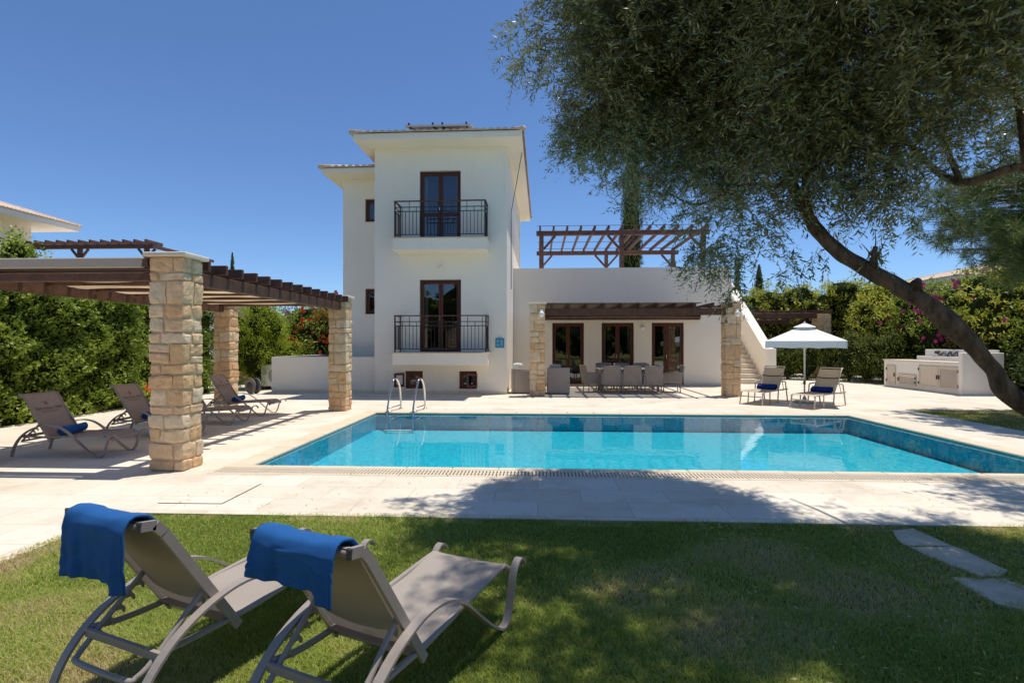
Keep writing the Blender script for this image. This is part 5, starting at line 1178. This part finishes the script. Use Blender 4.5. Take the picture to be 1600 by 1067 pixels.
limbs = [([fork, at(1258, 250, 4.9), at(1280, 130, 5.5), at(1290, -40, 6.0)], [.075, .06, .045, .025]),
         ([top, at(1150, 170, 5.3), at(1060, 120, 5.6), at(930, 70, 5.9), at(830, 60, 6.1)], [.065, .05, .04, .028, .012]),
         ([top, at(1180, 120, 5.2), at(1140, -20, 5.4), at(1060, -160, 5.5)], [.06, .045, .035, .02]),
         ([Vector(trunk_pts[9]), at(1160, 290, 5.4), at(1090, 320, 5.8), at(1040, 300, 6.2)], [.05, .04, .025, .012]),
         ([Vector((4.95, 3.8, .2)), Vector((5.4, 3.9, 1.4)), at(1700, 330, 4.1), at(1605, 262, 4.2), at(1500, 285, 4.4), at(1430, 235, 4.9), at(1370, 150, 5.6), at(1340, 20, 6.2)], [.15, .13, .11, .085, .07, .055, .04, .025]),
         ([at(1500, 285, 4.4), at(1475, 200, 4.7), at(1495, 60, 5.2), at(1490, -100, 5.6)], [.05, .04, .03, .02]),
         ([at(1605, 262, 4.2), at(1580, 120, 4.5), at(1500, -120, 4.4), at(1300, -330, 4.0)], [.06, .05, .04, .02]),
         ([at(1258, 250, 4.9), at(1200, 80, 5.4), at(1100, -200, 4.6), at(980, -420, 3.8)], [.05, .04, .03, .015])]
for k, (p, r_) in enumerate(limbs): skin('branch', [tuple(q) for q in p], [a*.46 for a in r_], ol, .12, 10, 6)
sb_ = MB(); c_ = at(1366, 418, 4.33); sb_.tube([c_, c_+Vector((0, 0, .12)), c_+Vector((.01, 0, .17))], [.03, .022, .018], 8)
for dx, dz in ((.10, .22), (-.09, .2), (.02, .30), (.13, .13)): sb_.tube([c_+Vector((0, 0, .07)), c_+Vector((dx*.6, 0, dz*.7)), c_+Vector((dx, .02, dz))], [.008, .005, .002], 5)
k_ = at(1430, 440, 4.2); bu_ = MB().tube([k_+Vector((0, .0, -.07)), k_+Vector((.01, 0, -.01)), k_+Vector((.03, 0, .02))], [.05, .04, .02], 9)
part('stub', sb_, 'bark', ol, True); part('burl', bu_, 'bark', ol, True)
# leaf masses: (pixel x, pixel y, depth, radius in pixels, vertical squash, weight)
OB = [(885, 75, 5.5, 90, .85, 1.2), (815, 50, 5.7, 42, .9, .5), (980, 40, 5.8, 110, .8, 1), (960, 165, 5.8, 95, .8, 1.1), (908, 222, 5.9, 48, .8, .5), (1060, 130, 6.4, 130, .8, 1.7), (1035, 235, 6.3, 75, .8, 1), (1100, 300, 6.0, 66, .8, .6), (1010, 300, 6.2, 36, .9, .25),
      (1180, 60, 5.6, 150, .8, 1.9), (1180, 200, 5.5, 110, .9, 1.8), (1120, 370, 5.3, 48, 1.0, .28), (1175, 345, 5.0, 50, .8, .4), (1240, 250, 4.7, 75, .8, 1.3), (1320, 60, 4.5, 160, .8, 1.6), (1310, 210, 4.6, 90, .8, 1.2), (1340, 285, 4.4, 60, .6, .45),
      (1410, 200, 4.3, 80, .8, .6), (1480, 80, 4.2, 150, .8, .85), (1570, 60, 4.5, 140, .9, 1.1), (1420, 290, 4.3, 50, .6, .35), (1585, 205, 4.4, 75, .9, .45), (1500, 215, 4.4, 60, .8, .25),
      (900, -20, 5.4, 90, .8, .7), (1060, -70, 6.0, 150, .8, 1.2), (1220, -140, 5.4, 200, .8, 1.3), (1400, -140, 4.3, 210, .8, .8), (1580, -150, 4.5, 220, .8, 1.0), (1050, -300, 4.8, 150, .7, .32), (1250, -380, 4.3, 220, .6, .3), (1480, -420, 4.0, 240, .6, .36), (1650, -300, 3.9, 240, .6, .36), (1100, -480, 3.9, 160, .6, .16), (1350, -640, 3.5, 220, .5, .2), (1600, -700, 3.3, 260, .5, .25), (1720, 60, 4.4, 130, .9, .5), (1640, 130, 6.2, 90, .8, .5), (1690, 170, 6.0, 90, .8, .5)]
Bx = []; Wt = []
for (px, py, d, rp, sq, wt) in OB: c_ = at(px, py, d); rr = rp/F*d; Bx.append((c_.x, c_.y, c_.z, rr, rr*1.15, rr*sq)); Wt.append(wt*rr*rr)
Bx = np.array(Bx); Wt = np.array(Wt); NT = 37000; NC = 1450
idx = rg.choice(len(Bx), NC, p=Wt/Wt.sum()); dd = unit(rg.normal(size=(NC, 3))); rad = rg.random(NC)**.45; cc = Bx[idx, :3]+dd*Bx[idx, 3:]*rad[:, None]
kk = rg.integers(0, NC, NT); dd = unit(dd[kk]*.6+rg.normal(size=(NT, 3))*.5); base = cc[kk]+rg.normal(size=(NT, 3))*np.array([.125, .125, .095]); ctint = rg.random(NC)[kk]
tdir = unit(dd*np.array([1, 1, .4])*.9+rg.normal(size=(NT, 3))*.55+np.array([0, 0, -.42])); tl = rg.uniform(.14, .34, NT)
# no stray clump beyond the crown's left tips
sx_, sy_ = base[:, 0]-.205*base[:, 2], base[:, 1]-.14*base[:, 2]; u_ = rg.random(NT)
ok_ = base[:, 0] > -.52          # openings in the crown that let the sun through to the paving and lawn
ok_ &= ~((sx_ > 2.3) & (sx_ < 3.55) & (sy_ > 4.85) & (sy_ < 6.7) & (u_ < .88)); ok_ &= ~((sx_ < -.62) & (sy_ > 4.75) & (u_ < .75))
ok_ &= ~((noise2(sx_*2.6+1, sy_*2.6) > .34) & (sy_ < 4.85) & (u_ < .72)); base, tdir, tl, ctint = base[ok_], tdir[ok_], tl[ok_], ctint[ok_]; NT = len(base)
# hanging sprays seen against the sky and the wall
HS = [(1128, 395, 5.0), (1140, 420, 5.0), (1150, 440, 4.9), (1165, 400, 5.0), (1105, 400, 5.1), (1118, 425, 5.0), (1142, 465, 4.9), (1150, 385, 5), (1240, 395, 4.7), (1243, 420, 4.7), (1225, 430, 4.7), (1280, 395, 4.6), (1330, 330, 4.6), (1385, 330, 4.5), (1425, 345, 4.5), (1450, 310, 4.4), (1470, 320, 4.4), (795, 60, 6.1), (808, 95, 6.1), (815, 40, 6.1), (845, 125, 6.2), (880, 190, 6.3), (890, 235, 6.3), (905, 245, 6.3), (935, 262, 6.3), (970, 280, 6.2), (985, 300, 6.2), (1372, 385, 4.32), (1360, 395, 4.33)]
hb = np.array([tuple(at(x+rg.normal()*7, y+rg.normal()*7, d)) for x, y, d in HS for _ in range(5)]); hd = unit(rg.normal(size=(len(hb), 3))*.5+np.where((hb[:, 0] < .6)[:, None], np.array([-1., 0, -.1]), np.array([-.1, 0, -1.])))
ctint = np.concatenate([ctint, rg.random(len(hb))]); base = np.concatenate([base, hb]); tdir = np.concatenate([tdir, hd]); tl = np.concatenate([tl, rg.uniform(.16, .30, len(hb))]); NT = len(base)
NL = 14; s_ = (np.arange(NL)+.5)/NL; C_ = base[:, None, :]+tdir[:, None, :]*(tl[:, None]*s_[None])[:, :, None]; C_[:, :, 2] -= (tl[:, None]*s_[None]**2)*.25
side = unit(np.cross(tdir, np.array([0, 0, 1.])+rg.normal(size=(NT, 3))*.3)); sg = np.where(np.arange(NL) % 2 == 0, 1., -1.)
ax = unit(tdir[:, None, :]*.75+side[:, None, :]*sg[None, :, None]*.8+rg.normal(size=(NT, NL, 3))*.32); Ln = rg.uniform(.050, .092, (NT, NL))*(1-.25*s_[None]); nn = np.array([0, 0, 1.])+rg.normal(size=(NT, NL, 3))*.75
ctr = (C_+ax*(Ln*.5)[:, :, None]).reshape(-1, 3); V, Q = leaf_quads(ctr, ax.reshape(-1, 3), nn.reshape(-1, 3), Ln.ravel(), Ln.ravel()*rg.uniform(.19, .27, NT*NL))
fast_mesh('crown', V-np.array(ol.location), Q, (np.repeat(ctint, NL)*.5+rg.random(NT*NL)*.5).clip(0, 1), 'olive_leaf', ol)
# twigs carrying the leaves
q0 = base; q1 = base+tdir*tl[:, None]; q1[:, 2] -= tl*.25; tw = .0022; sd_ = side*tw; u_ = unit(np.cross(side, tdir))*tw
V = np.stack([q0+sd_, q0-sd_, q0+u_, q1], 1).reshape(-1, 3); I = np.arange(NT)[:, None]*4; T_ = np.concatenate([I+np.array([[0, 1, 3]]), I+np.array([[1, 2, 3]]), I+np.array([[2, 0, 3]])])
o = fast_mesh('twigs', V-np.array(ol.location), T_, np.zeros(len(T_)), 'bark', ol)
